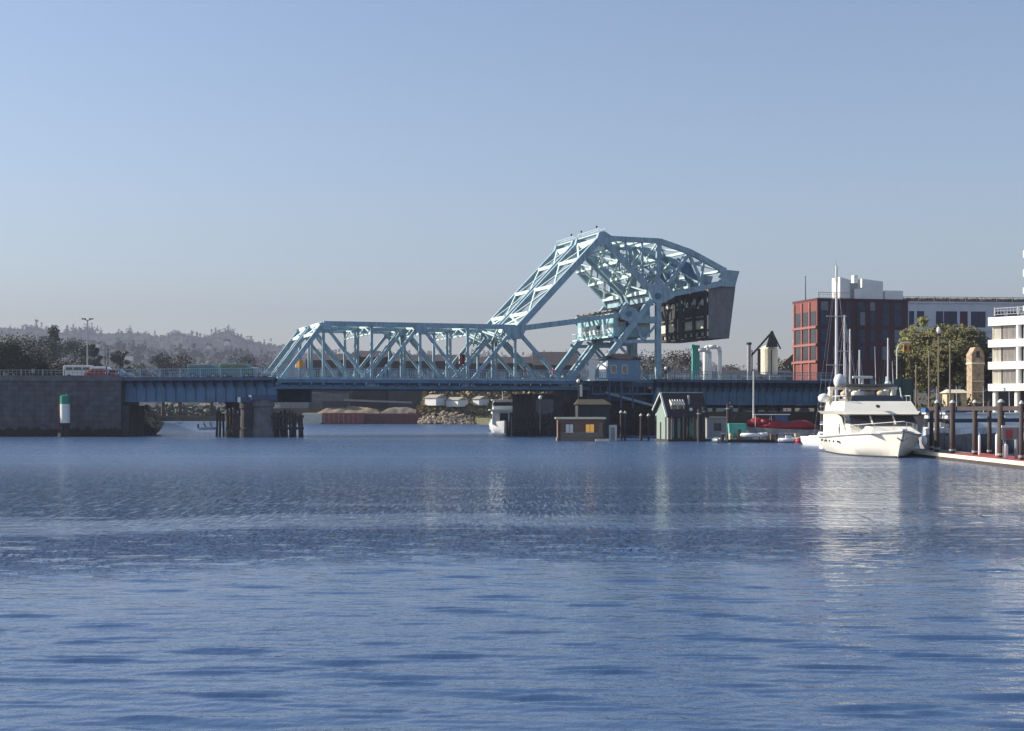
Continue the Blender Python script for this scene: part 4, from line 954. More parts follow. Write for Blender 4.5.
# ------------------------------------------------------------------ small boat with two people
def person(loc, rz, label, top, bottom, pose='stand', group=None, sit=0.0, lean=0.0):
    H = 1.72
    r = thing('person', label, 'person', loc, rz, group)
    hip = .90 if pose == 'stand' else sit
    J = {'pel': (0,0,hip), 'ch': (lean*.25,0,hip+.30), 'nk': (lean*.4,0,hip+.52), 'hd': (lean*.45,0,hip+.62), 'tp': (lean*.47,0,hip+.80)}
    E = [('pel','ch'),('ch','nk'),('nk','hd'),('hd','tp')]; Rr = dict(pel=.15, ch=.17, nk=.065, hd=.095, tp=.085)
    for sd, n in ((-1,'l'),(1,'r')):
        J['s'+n] = (lean*.38, sd*.19, hip+.46); J['e'+n] = (lean*.3+.05, sd*.26, hip+.2); J['h'+n] = (lean*.3+(.10 if pose == 'stand' else .35), sd*.22, hip+(-.05 if pose == 'stand' else .12))
        E += [('nk','s'+n),('s'+n,'e'+n),('e'+n,'h'+n)]; Rr['s'+n] = .075; Rr['e'+n] = .05; Rr['h'+n] = .04
        if pose == 'stand':
            st = .12*sd; J['k'+n] = (st+.03, sd*.1, .48); J['a'+n] = (st*1.3-.02, sd*.1, .07); J['t'+n] = (st*1.3+.14, sd*.1, .04)
        else:
            J['k'+n] = (.42, sd*.12, hip+.03); J['a'+n] = (.48, sd*.12, max(.06, hip-.38)); J['t'+n] = (.62, sd*.12, max(.05, hip-.4))
        E += [('pel','k'+n),('k'+n,'a'+n),('a'+n,'t'+n)]; Rr['k'+n] = .075; Rr['a'+n] = .045; Rr['t'+n] = .045
    ks = list(J); me = bpy.data.meshes.new('body'); me.from_pydata([J[k] for k in ks], [(ks.index(a), ks.index(b)) for a, b in E], [])
    me.materials.append(M[top]); o = bpy.data.objects.new('body', me); COL.objects.link(o); o.parent = r
    sk = o.modifiers.new('skin', 'SKIN'); dat = me.skin_vertices[0].data if me.skin_vertices else None
    if dat is None:
        o.data.skin_vertices  # created with the modifier in most builds
    if me.skin_vertices:
        for i, k in enumerate(ks): me.skin_vertices[0].data[i].radius = (Rr[k], Rr[k]); me.skin_vertices[0].data[i].use_root = (k == 'pel')
    sb = o.modifiers.new('sub', 'SUBSURF'); sb.levels = 1; sb.render_levels = 1
    hd = J['hd']; c = (hd[0]+.01, 0, hd[2]+.1)
    MB().ball((hd[0]+.03, 0, hd[2]+.09), .105, 1, .85, 1.15, 12).build('face', M['skin'], r, smooth=True)
    MB().ball((hd[0]-.015, 0, hd[2]+.14), .115, 1, .92, 1.0, 12).build('hair', M['bark'], r, smooth=True)
    if pose == 'stand':
        mb = MB(); [mb.tube((0,sd*.09,.93), (J['k'+n][0],sd*.1,.48), .12, .09, 8).tube((J['k'+n][0],sd*.1,.48), (J['a'+n][0],sd*.1,.1), .09, .07, 8) for sd, n in ((-1,'l'),(1,'r'))]
        mb.build('trousers', M[bottom], r, smooth=True)
    return r
def add_skin_data():
    pass
def small_boat():
    D = 5700/20.5; x = X(199, D); r = thing('motor_dinghy', 'small open boat with two people under the left span', 'boat', (x, D, 0), R(8))
    hull(3.6, 1.5, .45, .65, M['cloth_white'], r, 2.2, draft=.15)
    MB().box(.9, 1.2, -.6, .6, .46, .52).build('thwart', M['woodlight'], r); MB().box(-.3, .02, -.15, .15, .2, 1.0).build('outboard', M['black'], r)
    p = Vector((x, D, 0)); d = Vector((math.cos(R(8)), math.sin(R(8)), 0))
    person(p + d*.9 + Vector((0,0,.1)), R(8), 'seated person in dark jacket at the stern of the small boat', 'cloth_black', 'cloth_black', 'sit', sit=.5)
    person(p + d*2.0 + Vector((0,0,.1)), R(8), 'seated person in brown jacket at the bow of the small boat', 'leaf_brown', 'cloth_black', 'sit', sit=.5)
small_boat()
for px, top, lb in ((525,'cloth_red','pedestrian in a red top on the footway before the tower'), (553,'cloth_red','pedestrian in a red top nearest the bascule tower'), (106,'cloth_black','dark pedestrian at the end of the quay wall'), (119,'cloth_blue','pedestrian in blue where the quay meets the span')):
    p = BW(S(px,-.85), -.85, DECK) if px > 280 else Vector((X(px,210), 210.2, 8.052))
    person(p, R(18) if px > 280 else 0, lb, top, 'cloth_blue')

# ------------------------------------------------------------------ vehicles
def car(loc, rz, m, label, kind='car', group='vehicles on the road by the quay'):
    van = kind != 'car'; L_, W_, H_ = (4.8, 1.9, 1.85) if kind == 'van' else ((5.0, 2.0, 1.95) if kind == 'camper' else (4.4, 1.75, 1.45))
    r = thing('parked_car' if kind == 'car' else kind, label, kind if kind != 'car' else 'car', loc, rz, group)
    if van: prof = [(0,.35),(L_,.35),(L_,.95),(L_-.45,1.15),(L_-1.1,H_-.1),(L_-1.4,H_),(.15,H_),(0,H_-.2)]
    else: prof = [(0,.3),(L_,.3),(L_,.72),(L_-1.1,.88),(L_-1.75,H_-.05),(L_-2.1,H_),(1.1,H_),(.35,.92),(0,.85)]
    fixnormals(MB().prism(prof[::-1], -W_/2, W_/2).build('body', M[m], r, bevel=.06))
    for sd in (-1, 1):
        y = sd*(W_/2+.012)
        if van: wins = [(L_-2.2, L_-1.25), (L_-3.5, L_-2.35), (.4, L_-3.65)]; z0, z1 = 1.2, H_-.3
        else: wins = [(1.15, 2.1), (2.2, L_-1.95)]; z0, z1 = .92, H_-.12
        for a_, b_ in wins: MB().box(a_, b_, y-.01, y+.01, z0, z1).build('window', M['glass'], r)
        MB().box(L_-.04, L_+.02, sd*W_*.36-.15, sd*W_*.36+.15, .6, .75).build('headlight', M['white'], r)
        for x in (.85, L_-.9):
            w_ = MB().tube((x, sd*(W_/2-.2), .33), (x, sd*(W_/2+.02), .33), .33, .33, 18).build('wheel', M['black'], r)
            MB().tube((x, sd*(W_/2+.021), .33), (x, sd*(W_/2+.03), .33), .19, .19, 14).build('rim', M['grey'], w_)
    if van: MB().beam((L_-.5, 0, 1.2), (L_-1.1, 0, H_-.18), W_*.86, .04).build('windscreen', M['glass'], r)
    else: MB().beam((L_-1.12, 0, .93), (L_-1.72, 0, H_-.1), W_*.84, .03).build('windscreen', M['glass'], r)
    return r
zR = 8.052; yq = 213
car((X(65,yq), yq, zR), 0, 'white', 'white camper parked leftmost on the quay road', 'camper')
car((X(80,yq+1), yq+2.6, zR), R(3), 'gel2', 'white van parked behind the lamp post on the quay', 'van')
car((X(87.5,yq), yq-.8, zR), 0, 'car_red', 'red car beside the lamp post on the quay road')
car((X(99,yq), yq+2, zR), 0, 'car_silver', 'silver car right of the red one on the quay road')
va = pJ - pL; va_ = math.atan2(va.y, va.x); vd = va.normalized(); vn = Vector((-vd.y, vd.x, 0))
def onspan(px, off):
    o = pL + vn*off; k = (px-512)/F; u = (k*o.y-o.x)/(vd.x-k*vd.y); q = o+vd*u; return (q.x, q.y, DECK-.028)
car(onspan(190, 3.4), va_, 'car_teal', 'teal van crossing the left approach span', 'van', 'vehicles on the left approach span')
car(onspan(202, 6.6), va_, 'car_blue', 'blue car behind the teal van on the span', 'car', 'vehicles on the left approach span')
car(onspan(222, 3.4), va_, 'car_green', 'green camper crossing the left approach span', 'camper', 'vehicles on the left approach span')
car(onspan(239, 3.6), va_, 'car_silver', 'silver car following at the foot of the end posts', 'car', 'vehicles on the left approach span')

# ------------------------------------------------------------------ marker, lamps, signals
def marker():
    D = 206; r = thing('channel_marker', 'green and white cylindrical channel marker on piles before the quay wall', 'navigation marker', (X(65,D), D, 0))
    z = lambda y: Z(y, D); rr_ = .72
    for a_ in range(4): MB().tube((.5*math.cos(a_*PI/2+.6), .5*math.sin(a_*PI/2+.6), -1), (.4*math.cos(a_*PI/2+.6), .4*math.sin(a_*PI/2+.6), z(423)), .16, .15, 8).build('pile', M['pile'], r)
    MB().lathe([(.75,z(425)),(.78,z(423))]).build('collar', M['cw_dark'], r)
    MB().lathe([(rr_-.05,z(423)+.003),(rr_-.05,z(404))], n=20).build('white_drum', M['white'], r)
    MB().lathe([(rr_-.04,z(404)+.003),(rr_-.04,z(396)),(.3,z(395))], n=20).build('green_drum', M['green'], r)
    MB().tube((.25,0,z(395)), (.25,0,z(393)), .12).build('light', M['green'], r)
    MB().box(-.95,-.6,-.2,.2,-.2,.5).build('ladder_foot', M['cream'], r)
    mb = MB(); [mb.box(-.86,-.8,-.22,.22,.3+i*.35,.34+i*.35) for i in range(12)]; mb.box(-.88,-.82,-.26,-.2,.2,4.6); mb.box(-.88,-.82,.2,.26,.2,4.6); mb.build('ladder', M['rust'], r)
marker()
def lamp(px, D, zb, ytop, label, arm=1.2, both=True, m='grey', group='street lamps', rad=.1):
    r = thing('street_lamp', label, 'street lamp', (X(px,D), D, zb), 0, group); H = Z(ytop,D)-zb
    MB().tube((0,0,0), (0,0,H), rad, rad*.6, 8).build('pole', M[m], r)
    for sd in ((-1,1) if both else (-1,)):
        MB().tube((0,0,H-.1), (sd*arm,0,H+.15), rad*.5, rad*.4, 6).build('arm', M[m], r)
        MB().box(sd*arm-.3, sd*arm+.3, -.12, .12, H+.08, H+.24).build('lamp_head', M['cw_dark'], r)
    return r
lamp(87.5, 222, 8.05, 320, 'tall twin-headed lamp post on the quay road', .55, m='bluegrey', rad=.14) if 'bluegrey' in M else None
M['bluegrey'] = mat('pole_bluegrey', (.30, .33, .36), .5, .1)
lamp(87.5, 222, 8.05, 320, 'tall twin-headed lamp post on the quay road', .55, m='bluegrey', rad=.14)
for px, y, lb in ((33,369,'short thick post at the left of the quay lawn'),(108,345,'dark slim pole near the end of the quay'),(105,352,'short dark pole beside the slim pole on the quay')):
    r = thing('pole', lb, 'pole', (X(px,219), 219, 8.0)); MB().tube((0,0,0), (0,0,Z(y,219)-8), .09, .06).build('shaft', M['cw_dark'], r); MB().box(-.2,.2,-.1,.1,Z(y,219)-8.5,Z(y,219)-8.0).build('head', M['grey'], r)
def signal(px, t, y0, y1, label, m='orange', w_=.5, hm='amber'):
    p = BW(S(px,t), t, DECK-.05); D = p.y; r = thing('traffic_signal', label, 'traffic signal', p, ANG, 'warning signals on the bridge')
    z0, z1 = Z(y1,D)-DECK, Z(y0,D)-DECK
    MB().tube((0,0,0), (0,0,z1), .06).build('post', M['cw_dark'], r)
    MB().box(-w_, w_, -.15, .15, z0, z1).build('housing', M[hm], r, bevel=.04)
    MB().box(-w_*.9, -w_*.1, -.17, -.153, z0+.12, z1-.12).build('lamp_face', M[m], r)
    MB().box(-w_-.02, -w_-.003, -.12, .12, z0+.12, z1-.12).build('lamp_face', M['cream'], r)
signal(299.5, 1.2, 359.5, 368, 'orange signal box inside the left end posts of the near truss')
signal(462, 1.2, 354, 364, 'dark red signal with a pale top, in the middle of the span', 'cloth_red', .4, 'brick_shaded')
# tower side lamp and others right of tower
def globe(px, D, zb, y, label):
    r = thing('globe_lamp', label, 'lamp', (X(px,D), D, zb), 0, 'globe lamps'); H = Z(y,D)-zb
    MB().tube((0,0,0), (0,0,H-.2), .1, .07).build('pole', M['cw_dark'], r); MB().ball((0,0,H), .28).build('globe', M['white'], r, smooth=True)
    MB().ball((.3,0,H+.02), .25).build('hood', M['cw_dark'], r, smooth=True)
globe(666, 214, DECK-1, 368.5, 'white globe lamp on a dark post right of the tower')
globe(578.5, 204, -1, 381, 'white globe lamp on a tall pole beside the landing of the cabin')
globe(540.5, 200, -1, 397.5, 'small pale lamp on a dark pole above the timber fender')

# ------------------------------------------------------------------ far shore things
def shed(px0, px1, ytop, D, depth, m, label, zb=1.6, roof='roof', wins=0, name='shed', cat='shed', pitch=1.2, ang=0, group=None, wm='glass', rows=1):
    x0 = X(px0,D); L_ = width(px0,D,ang,px1); H = Z(ytop,D)-zb
    r = thing(name, label, cat, (x0,D,zb), ang, group)
    MB().box(0,L_,0,depth,-.5,H-pitch).build('walls', M[m], r)
    z = H-pitch
    MB().add([(-.3,-.3,z),(L_+.3,-.3,z),(L_+.3,depth+.3,z),(-.3,depth+.3,z),(-.3,depth/2,H),(L_+.3,depth/2,H)], [(3,2,1,0),(0,1,5,4),(2,3,4,5),(1,2,5),(3,0,4)]).build('roof', M[roof], r)
    for rw in range(rows):
        zl = (z-.6)/rows
        for i in range(wins):
            a_ = L_*(i+.25)/wins; b_ = a_+L_*.5/wins
            MB().box(a_, b_, -.06, -.003, .5+zl*rw+zl*.55, .5+zl*rw+zl*.8).build('window', M[wm], r)
    return r
shed(280, 309, 391, 398, 14, 'shed', 'pale grey harbour shed with a big door right of the left pier', roof='greyroof', wins=2, wm='shed', pitch=.4, zb=3)
shed(309, 349, 390, 399, 16, 'concrete', 'grey low warehouse behind the sand barge', roof='tanroof', wins=0, pitch=.8, zb=3)
G2 = 'dark warehouses behind the trusses'
for i, (a_, b_, y, D, lb, wn) in enumerate(((306,352,352,400,'dark brown warehouse seen through the left bays of the trusses',4),(350,386,349,410,'dark warehouse with the higher roof seen left of the middle bay',3),(388,470,353,405,'long dark warehouse behind the middle bays',7),(470,536,355,400,'dark warehouse left of the dark mound',5),(534,580,350,395,'dark brown hall with rounded roof just left of the tower',3))):
    shed(a_, b_, y, D, 26, 'shed_dark', lb, zb=4, wins=wn, name='warehouse', cat='warehouse', pitch=2.2 if i != 4 else 4, group=G2, wm='shed', rows=1)
struct(MB().box(X(262,394), X(560,394), 394, 470, 1.604, 4.0).build('wharf_ground', M['earth']))
shed(425, 436, 394.5, 384, 4, 'gel2', 'small white house on the bushy bank, left', zb=5.2, roof='greyroof', wins=0, name='house', cat='house', pitch=.9, ang=R(-38), group='white houses on the far bank')
shed(446, 458, 397, 384, 4, 'wallwhite', 'wider cream house on the bushy bank', zb=4.9, roof='greyroof', wins=0, name='house', cat='house', pitch=.8, ang=R(-38), group='white houses on the far bank')
shed(473, 479, 396, 384, 4, 'gel2', 'narrow white house on the bushy bank, right', zb=5.2, roof='greyroof', name='house', cat='house', pitch=.8, ang=R(-38), group='white houses on the far bank')
for i, (a_, b_, y) in enumerate(((163,169,402),(172,182,403.5),(199,213,403),(212,217,401))):
    shed(a_, b_, y, 500, 7, 'wallwhite' if i % 2 else 'gel2', ['tiny white house low on the far left shore','second small white house on the far left shore','widest pale house on the far left shore','narrow pale house at the right of the far left shore'][i], zb=2, roof='tanroof', name='house', cat='house', pitch=1, group='small houses on the far left shore')
for i, (px, D, y, a_) in enumerate(((12,1130,342,8),(28,1150,340.5,10),(108,1150,343,10),(114,1140,344.5,8),(241,1180,342,3),(222,1300,346,3),(60,1000,352,6),(150,1000,356,5))):
    x = X(px,D); r = thing('hillside_house', ['white house at the left end of the hillside','long white house on the left hillside','white house on the hillside above the column trees','small white house beside it on the hillside','lone white speck of a house near the round hilltop','pale house below the round hilltop','white house low behind the pale green tree','pale house low on the middle slope'][i], 'house', (x,D-60,Z(y,D)-5), 0, 'houses on the wooded hills')
    MB().box(-a_/2,a_/2,0,6,0,3).build('walls', M['wallwhite'], r)
    MB().add([(-a_/2-.5,-.5,3.003),(a_/2+.5,-.5,3.003),(a_/2+.5,6.5,3.003),(-a_/2-.5,6.5,3.003),(-a_/2-.5,3,4.6),(a_/2+.5,3,4.6)], [(3,2,1,0),(0,1,5,4),(2,3,4,5),(1,2,5),(3,0,4)]).build('roof', M['roof'], r)
# barges with sand
def barge(px0, px1, D, ytop, m, label, ribs=True):
    L_ = X(px1,D)-X(px0,D); H = Z(ytop,D); r = thing('barge', label, 'barge', (X(px0,D),D,0), 0, 'barges by the far shore')
    fixnormals(MB().prism([(.0,H),(L_,H),(L_,.4),(L_-1,-.5),(1,-.5),(0,.4)], 0, 9).build('hull', M[m], r))
    if ribs:
        n = int(L_/1.3)
        for i in range(n): MB().box(.4+i*(L_-.8)/n, .4+i*(L_-.8)/n+.28, -.22, -.003, .3, H-.1).build('side_rib', M['rust_light'], r)
    MB().box(.2, L_-.2, .2, 8.8, H+.003, H+.25).build('coaming', M[m], r)
barge(302, 322, 378, 414, 'cream', 'short cream barge left of the red one', False)
barge(322, 364, 378, 414, 'rust', 'red ribbed barge loaded with sand')
barge(364, 421, 380, 414.5, 'rustdark' if 'rustdark' in M else 'shed_dark', 'dark red-brown barge right of the ribbed one', False)
def heap(px0, px1, D, ytop, m, label, zb=1.6):
    from mathutils import noise
    L_ = X(px1,D)-X(px0,D); H = Z(ytop,D)-zb; nx, ny = 60, 22; W_ = 11; vs_ = []
    for j in range(ny):
        for i in range(nx):
            x = L_*(i/(nx-1)-.5); y = W_*(j/(ny-1)-.5)
            e_ = min((L_/2-abs(x))*.62, (W_/2-abs(y))*.8); top = H*(.74+.26*math.sin(x*.33+px0)*math.cos(x*.13+1)) 
            z = min(max(e_, 0), top); z = top*(1-math.exp(-1.6*z/top)) if top > 0 else 0
            z += .35*noise.noise(Vector((x*.5, y*.5, px0)))*min(1, e_) + .12*noise.noise(Vector((x*2.1, y*2.1, 3)))*min(1, e_)
            vs_.append((x, y, max(z, 0)))
    mb = MB(); mb.add(vs_, [(j*nx+i, j*nx+i+1, (j+1)*nx+i+1, (j+1)*nx+i) for j in range(ny-1) for i in range(nx-1)])
    o = mb.build('sand_heap', m, None, smooth=True); o.location = ((X(px0,D)+X(px1,D))/2, D, zb); tag(o, label, 'sand heap', 'sand heaps on the barges'); return o
heap(310, 388, 386, 400, M['sand'], 'broad tan sand heap above the red ribbed barge', 1.4)
heap(372, 430, 388, 402.5, M['sand2'], 'grey sand heap at the end of the dark barge', 1.4)
r = thing('conveyor', 'long pale conveyor boom lying above the sand heaps', 'conveyor', (X(344,390),390,0)); 
MB().beam((0,0,Z(400,390)), (X(412,390)-X(344,390),0,Z(402.5,390)), .5, .5).build('boom', M['shed'], r)
for u in (.02,.5,.98): MB().box(u*17.5-.15, u*17.5+.15, -.15,.15, 1.6, Z(402,390)).build('leg', M['cw_dark'], r)
r = thing('loader_shed', 'dark hopper between the grey warehouse and the sand', 'hopper', (X(324,384),384,1.6)); MB().frus((0,5,0,4,0),(-.6,6,0,4,4.2)).build('hopper', M['cw_dark'], r)
# bushes and bank along the far shore
def bank(name, px0, px1, D, zt, label, m, seed, n=900, depth=8, lf=.8, hvar=.5):
    rg = random.Random(seed); mb = MB(); vs_ = []
    for i in range(n):
        u = rg.random(); d = rg.random(); base = zt*(.35+.65*d)*(1-hvar*abs(math.sin(u*9+seed))*rg.random())
        c = Vector((X(px0,D)+(X(px1,D)-X(px0,D))*u, D+depth*d, base*rg.random()**.5+.3)); s_ = lf
        a_ = Vector((rg.gauss(0,1),rg.gauss(0,1),rg.gauss(0,1))).normalized()*s_*rg.uniform(.4,1); b_ = a_.orthogonal().normalized()*s_*rg.uniform(.4,.8)
        vs_ += [c-a_, c+b_, c+a_, c-b_]
    mb.v = [tuple(v) for v in vs_]; mb.f = [(4*i,4*i+1,4*i+2,4*i+3) for i in range(n)]
    o = mb.build(name, m); tag(o, label, 'shrubs', kind='stuff'); return o
bank('bank_shrubs', 421, 560, 381, 8.8, 'olive shrubs on the bank behind the workboat', M['bankleaf'], 3, 8000, 10, .75)
bank('bank_shrubs', 404, 440, 381, 3.6, 'pale dry shrubs by the end of the barge', M['bankleaf'], 5, 1200, 5, .6)
bank('bank_shrubs', 450, 512, 378, 3.4, 'low olive shrubs at the water edge left of the workboat', M['leaf_olive'], 15, 2600, 6, .6)
bank('bank_shrubs', 416, 470, 381, 5.2, 'tan bushes above the riprap rocks', M['bankleaf'], 16, 1800, 5, .6)
bank('bank_shrubs', 512, 640, 320, 7.8, 'dark shrubs on the shore behind the bascule pier', M['leaf_dark'], 6, 4200, 14, .8)
bank('bank_shrubs', 118, 262, 480, 5.0, 'hazy dark shrubs along the far left shore', M['leaf_dark'], 9, 5200, 14, 1.1)
def rocks(name, px0, px1, D, zt, label, seed, n, dep=4, sz=.6, m='rock'):
    rg = random.Random(seed); mb = MB()
    for i in range(n):
        u = rg.random(); d = rg.random(); c = (X(px0,D)+(X(px1,D)-X(px0,D))*u, D+dep*d, zt*(.35+.65*math.sin(PI*min(1,max(0,u)))**.6)*d*rg.uniform(.7,1.0)); r_ = sz*rg.uniform(.4,1.2)
        k0 = len(mb.v); mb.ball(c, r_, rg.uniform(.8,1.3), rg.uniform(.8,1.3), rg.uniform(.6,1), 6)
        for j in range(k0, len(mb.v)): x,y,z = mb.v[j]; mb.v[j] = (x+rg.uniform(-.15,.15)*r_, y+rg.uniform(-.15,.15)*r_, z+rg.uniform(-.15,.15)*r_)
    o = mb.build(name, M[m]); tag(o, label, 'rocks', kind='stuff'); return o
rocks('shore_rocks', 418, 474, 375.5, 3.3, 'sunlit riprap rocks on the far bank under the middle of the trusses', 2, 420, 4, .42)
rocks('shore_rocks', 128, 150, 222, 4.3, 'pale riprap rocks beside the quay end under the left span', 4, 150, 6, .7)
rocks('shore_rocks', 127, 151, 219, 1.4, 'dark riprap at the foot of the quay end', 5, 80, 3, .7, 'concrete_dark')  # lower rocks in a darker colour than the pale ones above
rocks('shore_rocks', 600, 850, 226, 3.2, 'dark rocks along the shore under the right span', 7, 400, 8, .8)
# mossy mound under the tower deck
r = thing('pier_shed', 'dark shed with a mossy hipped roof in shade under the tower deck', 'shed', (X(578,196), 196, 0))
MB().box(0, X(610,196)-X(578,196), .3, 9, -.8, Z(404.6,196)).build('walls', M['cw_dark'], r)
MB().frus((X(576,196), X(612,196), 196, 206, Z(404.5,196)), (X(580,197), X(606,197), 202, 205, Z(399,196))).build('roof', M['moss'], r, world=True)

# ------------------------------------------------------------------ right of the tower: industrial skyline
r = thing('teal_silo_column', 'teal square steel column behind the right span', 'column', (X(692.5,250),250,5)); H = Z(345,250)-5
MB().box(0,1.2,0,1.2,0,H).build('shaft', M['tealcol'] if 'tealcol' in M else M['tarp'], r); MB().box(-.15,.3,-.1,1.3,H-.5,H+.1).build('head', M['tarp'], r)
def pipe(px, D, y, label, hook):
    r = thing('exhaust_pipe', label, 'pipe', (X(px,D), D, 4), 0, 'white bent pipes behind the right span'); H = Z(y,D)-4
    pts = [(0,0,0),(0,0,H-.5),(-.2*hook,0,H-.15),(-.6*hook,0,H),(-1.9*hook,0,H)]
    if hook < 0: pts += [(-2.4*hook,0,H-.25),(-2.5*hook,0,H-.8),(-2.5*hook,0,0.5)]
    mb = MB(); mb.path(pts, .36, 10); [mb.ball(p, .36) for p in pts[1:-1]]; mb.build('pipe', M['white'], r, smooth=True)
    MB().tube((0,0,1), (0,0,1.2), .42).build('flange', M['grey'], r)
pipe(709.5, 250, 350, 'lower white pipe with its bend to the left', 1)
pipe(705, 254, 347, 'upper white pipe bending down to the right', -1)
r = thing('silo', 'pale cream silo with a conical cap beside the red building', 'silo', (X(769,290),290,5)); H = Z(349,290)-5
MB().lathe([(1.7,0),(1.7,H),(1.2,H+.5),(.2,H+.9)], n=20).build('drum', M['cream'], r, smooth=False)
MB().box(-2.2,-1.6,-.2,.2,0,H).build('ladder', M['cw_dark'], r)
r = thing('conveyor_gantry', 'dark slanted conveyor gantry climbing over the silo', 'gantry', (X(751,288),288,5))
MB().beam((0,0,Z(356,288)-5), (X(772,288)-X(751,288),0,Z(332,288)-5), .3, .35).build('boom', M['cw_dark'], r)
MB().beam((4.0,0,Z(331,288)-5), (5.7,0,Z(349,288)-5), .2, .25).build('back_stay', M['cw_dark'], r)
MB().frus((2.9,5.1,-.6,.6,Z(347,288)-5),(3.8,4.2,-.3,.3,Z(331,288)-5)).build('head_house', M['cw_dark'], r)
for x in (.2,3.9): MB().box(x-.1,x+.1,-.1,.1,0,Z(350,288)-5).build('leg', M['cw_dark'], r)
r = thing('chimney', 'plain grey chimney left of the silo', 'chimney', (X(749,280),280,5)); MB().tube((0,0,0),(0,0,Z(343,280)-5),.42,.38,12).build('shaft', M['grey'], r); MB().tube((0,0,Z(343,280)-5.3),(0,0,Z(343,280)-4.9),.5,.5,12).build('rim', M['cw_dark'], r)
shed(726, 798, 369, 285, 20, 'shed_dark', 'low dark factory roof below the silo', zb=4, wins=5, name='factory', cat='factory', pitch=1.5, wm='cream')
shed(672, 700, 372, 262, 14, 'shed_dark', 'low dark shed behind the globe lamp', zb=4, wins=2, name='factory', cat='factory', pitch=1, wm='shed')
shed(706, 742, 371, 258, 10, 'teal', 'low teal shed behind the white pipes', zb=4, wins=3, name='factory', cat='factory', pitch=1, wm='cream')
r = thing('slanted_shed', 'pale slanted conveyor house leaning on the red building', 'conveyor house', (X(783,262),262,5)); MB().beam((0,0,Z(366,262)-5),(2.6,0,Z(353,262)-5),.8,1.0).build('gallery', M['woodlight'], r); MB().ball((2.0,0,Z(341,262)-5),.3).build('lamp', M['white'], r); MB().box(1.9,2.1,-.1,.1,0,Z(342,262)-5).build('post', M['grey'], r)
for i, (px, y, D, w_, m) in enumerate(((648,354,330,13,'leaf_brown'),(664,352,325,11,'leaf_brown'),(681,352,335,10,'leaf_brown'),(788,360,300,5,'leaf'),(774,352,330,6,'leaf_dark'),(730,366,300,6,'leaf_brown'))):
    tree(px, y, D, w_, 3, M[m], ['brown hazy tree between the tower columns','brown hazy tree right of the tower column','brown hazy tree left of the teal column','small green tree at the foot of the red building','dark bare-topped tree behind the silo','low brown tree left of the chimney'][i], seed=40+i, group='trees right of the tower')

# ------------------------------------------------------------------ red brick building
def brickb():
    D = 250; cx, cy = X(818,D), D; a = R(14); r = thing('brick_building', 'dark red brick building with a sunlit pink left face', 'building', (cx,cy,5.9), a)
    L_ = width(818,D,a,908); H = Z(300,D)-5.9; dp = 9.5
    MB().box(0,L_,0,dp,0,H).build('walls', M['brick_shaded'], r)
    MB().box(-.15,0,0.0,dp,0,H+.3).build('left_wall', M['brick'], r)  # sunlit side put into a lighter brick slab than the shaded walls
    MB().box(-.2,L_+.1,-.15,dp+.1,H+.003,H+.35).build('parapet', M['brick_shaded'], r)
    fl = [Z(y,D)-5.9 for y in (361,344,326.5,312)]
    for z in fl[:3]: MB().box(-.45,-.153,0,dp,z-.25,z+.12).build('balcony_slab', M['pinkband'], r)
    for i in range(3):
        y0 = .7+i*3.0
        for j, z in enumerate(fl[:3]+[fl[2]-12]):
            if z < 0: continue
            MB().box(-.2,-.153,y0-.25,y0+1.65,z+.3,z+2.6).build('window', M['glass'], r)
        MB().box(-.35,-.156,y0+1.9,y0+2.3,0,H-.2).build('pilaster', M['pinkband'], r)
    for i in range(3):
        MB().box(-.2,-.153,.7+i*3,2.2+i*3,.5,2.2).build('window', M['glass'], r)
    n = 7
    for j, z in enumerate([0.4]+fl):
        for i in range(n):
            x = .5+i*(L_-.8)/n; wv = .9 if i in (1,2,4) else 1.3
            hh = 2.2 if z+2.3 < H else 1.5
            w_ = MB().box(x,x+wv,-.06,-.003,z+.3,z+.3+hh).build('window', M['glass_blue'] if (i*3+j) % 4 else M['bluewin'], r)
    MB().box(.3,2.3,-.5,-.07,2.6,2.8).build('sign_bar', M['bluewhite'], r)
    MB().box(L_*.42,L_*.46,-.12,-.07,0,H-1).build('drain_pipe', M['cw_dark'], r)
    rr = railing(r, L_*.35, 1.0, .4, 'roof_railing', M['grey']); rr.location = (.2,.2,H+.35)
    def rb_(px0,px1,y0,y1,m,yy=3,dd=3,slope=0,nm='roof_box'):
        x_, y_ = cx-math.sin(a)*yy, cy+math.cos(a)*yy; f_ = lambda px: ((px-512)/F*y_-x_)/(math.cos(a)-(px-512)/F*math.sin(a)); xa = f_(px0); xb = f_(px1); z0 = H+.353; z1 = Z(y0,D)-5.9
        MB().prism([(xa,z0),(xb,z0),(xb,z1-slope),(xa,z1)][::-1],yy,yy+dd).build(nm, M[m], r)
    rb_(840,851,275,300,'wallwhite',2.5,3,.5); rb_(851.2,858,281,300,'grey',2.2,2)
    rb_(862,883,276,300,'wallwhite',3,4,.4,'penthouse'); rb_(856,862,287,300,'wallwhite',1.5,1.5)
    rb_(885,903,287.5,300,'wallwhite',3,3,0,'penthouse'); rb_(854,858,272,300,'white',4,1)
M['bluewin'] = mat('sky_lit_window', (.07, .09, .15), .35, .3, 1, spec=.8)
brickb()
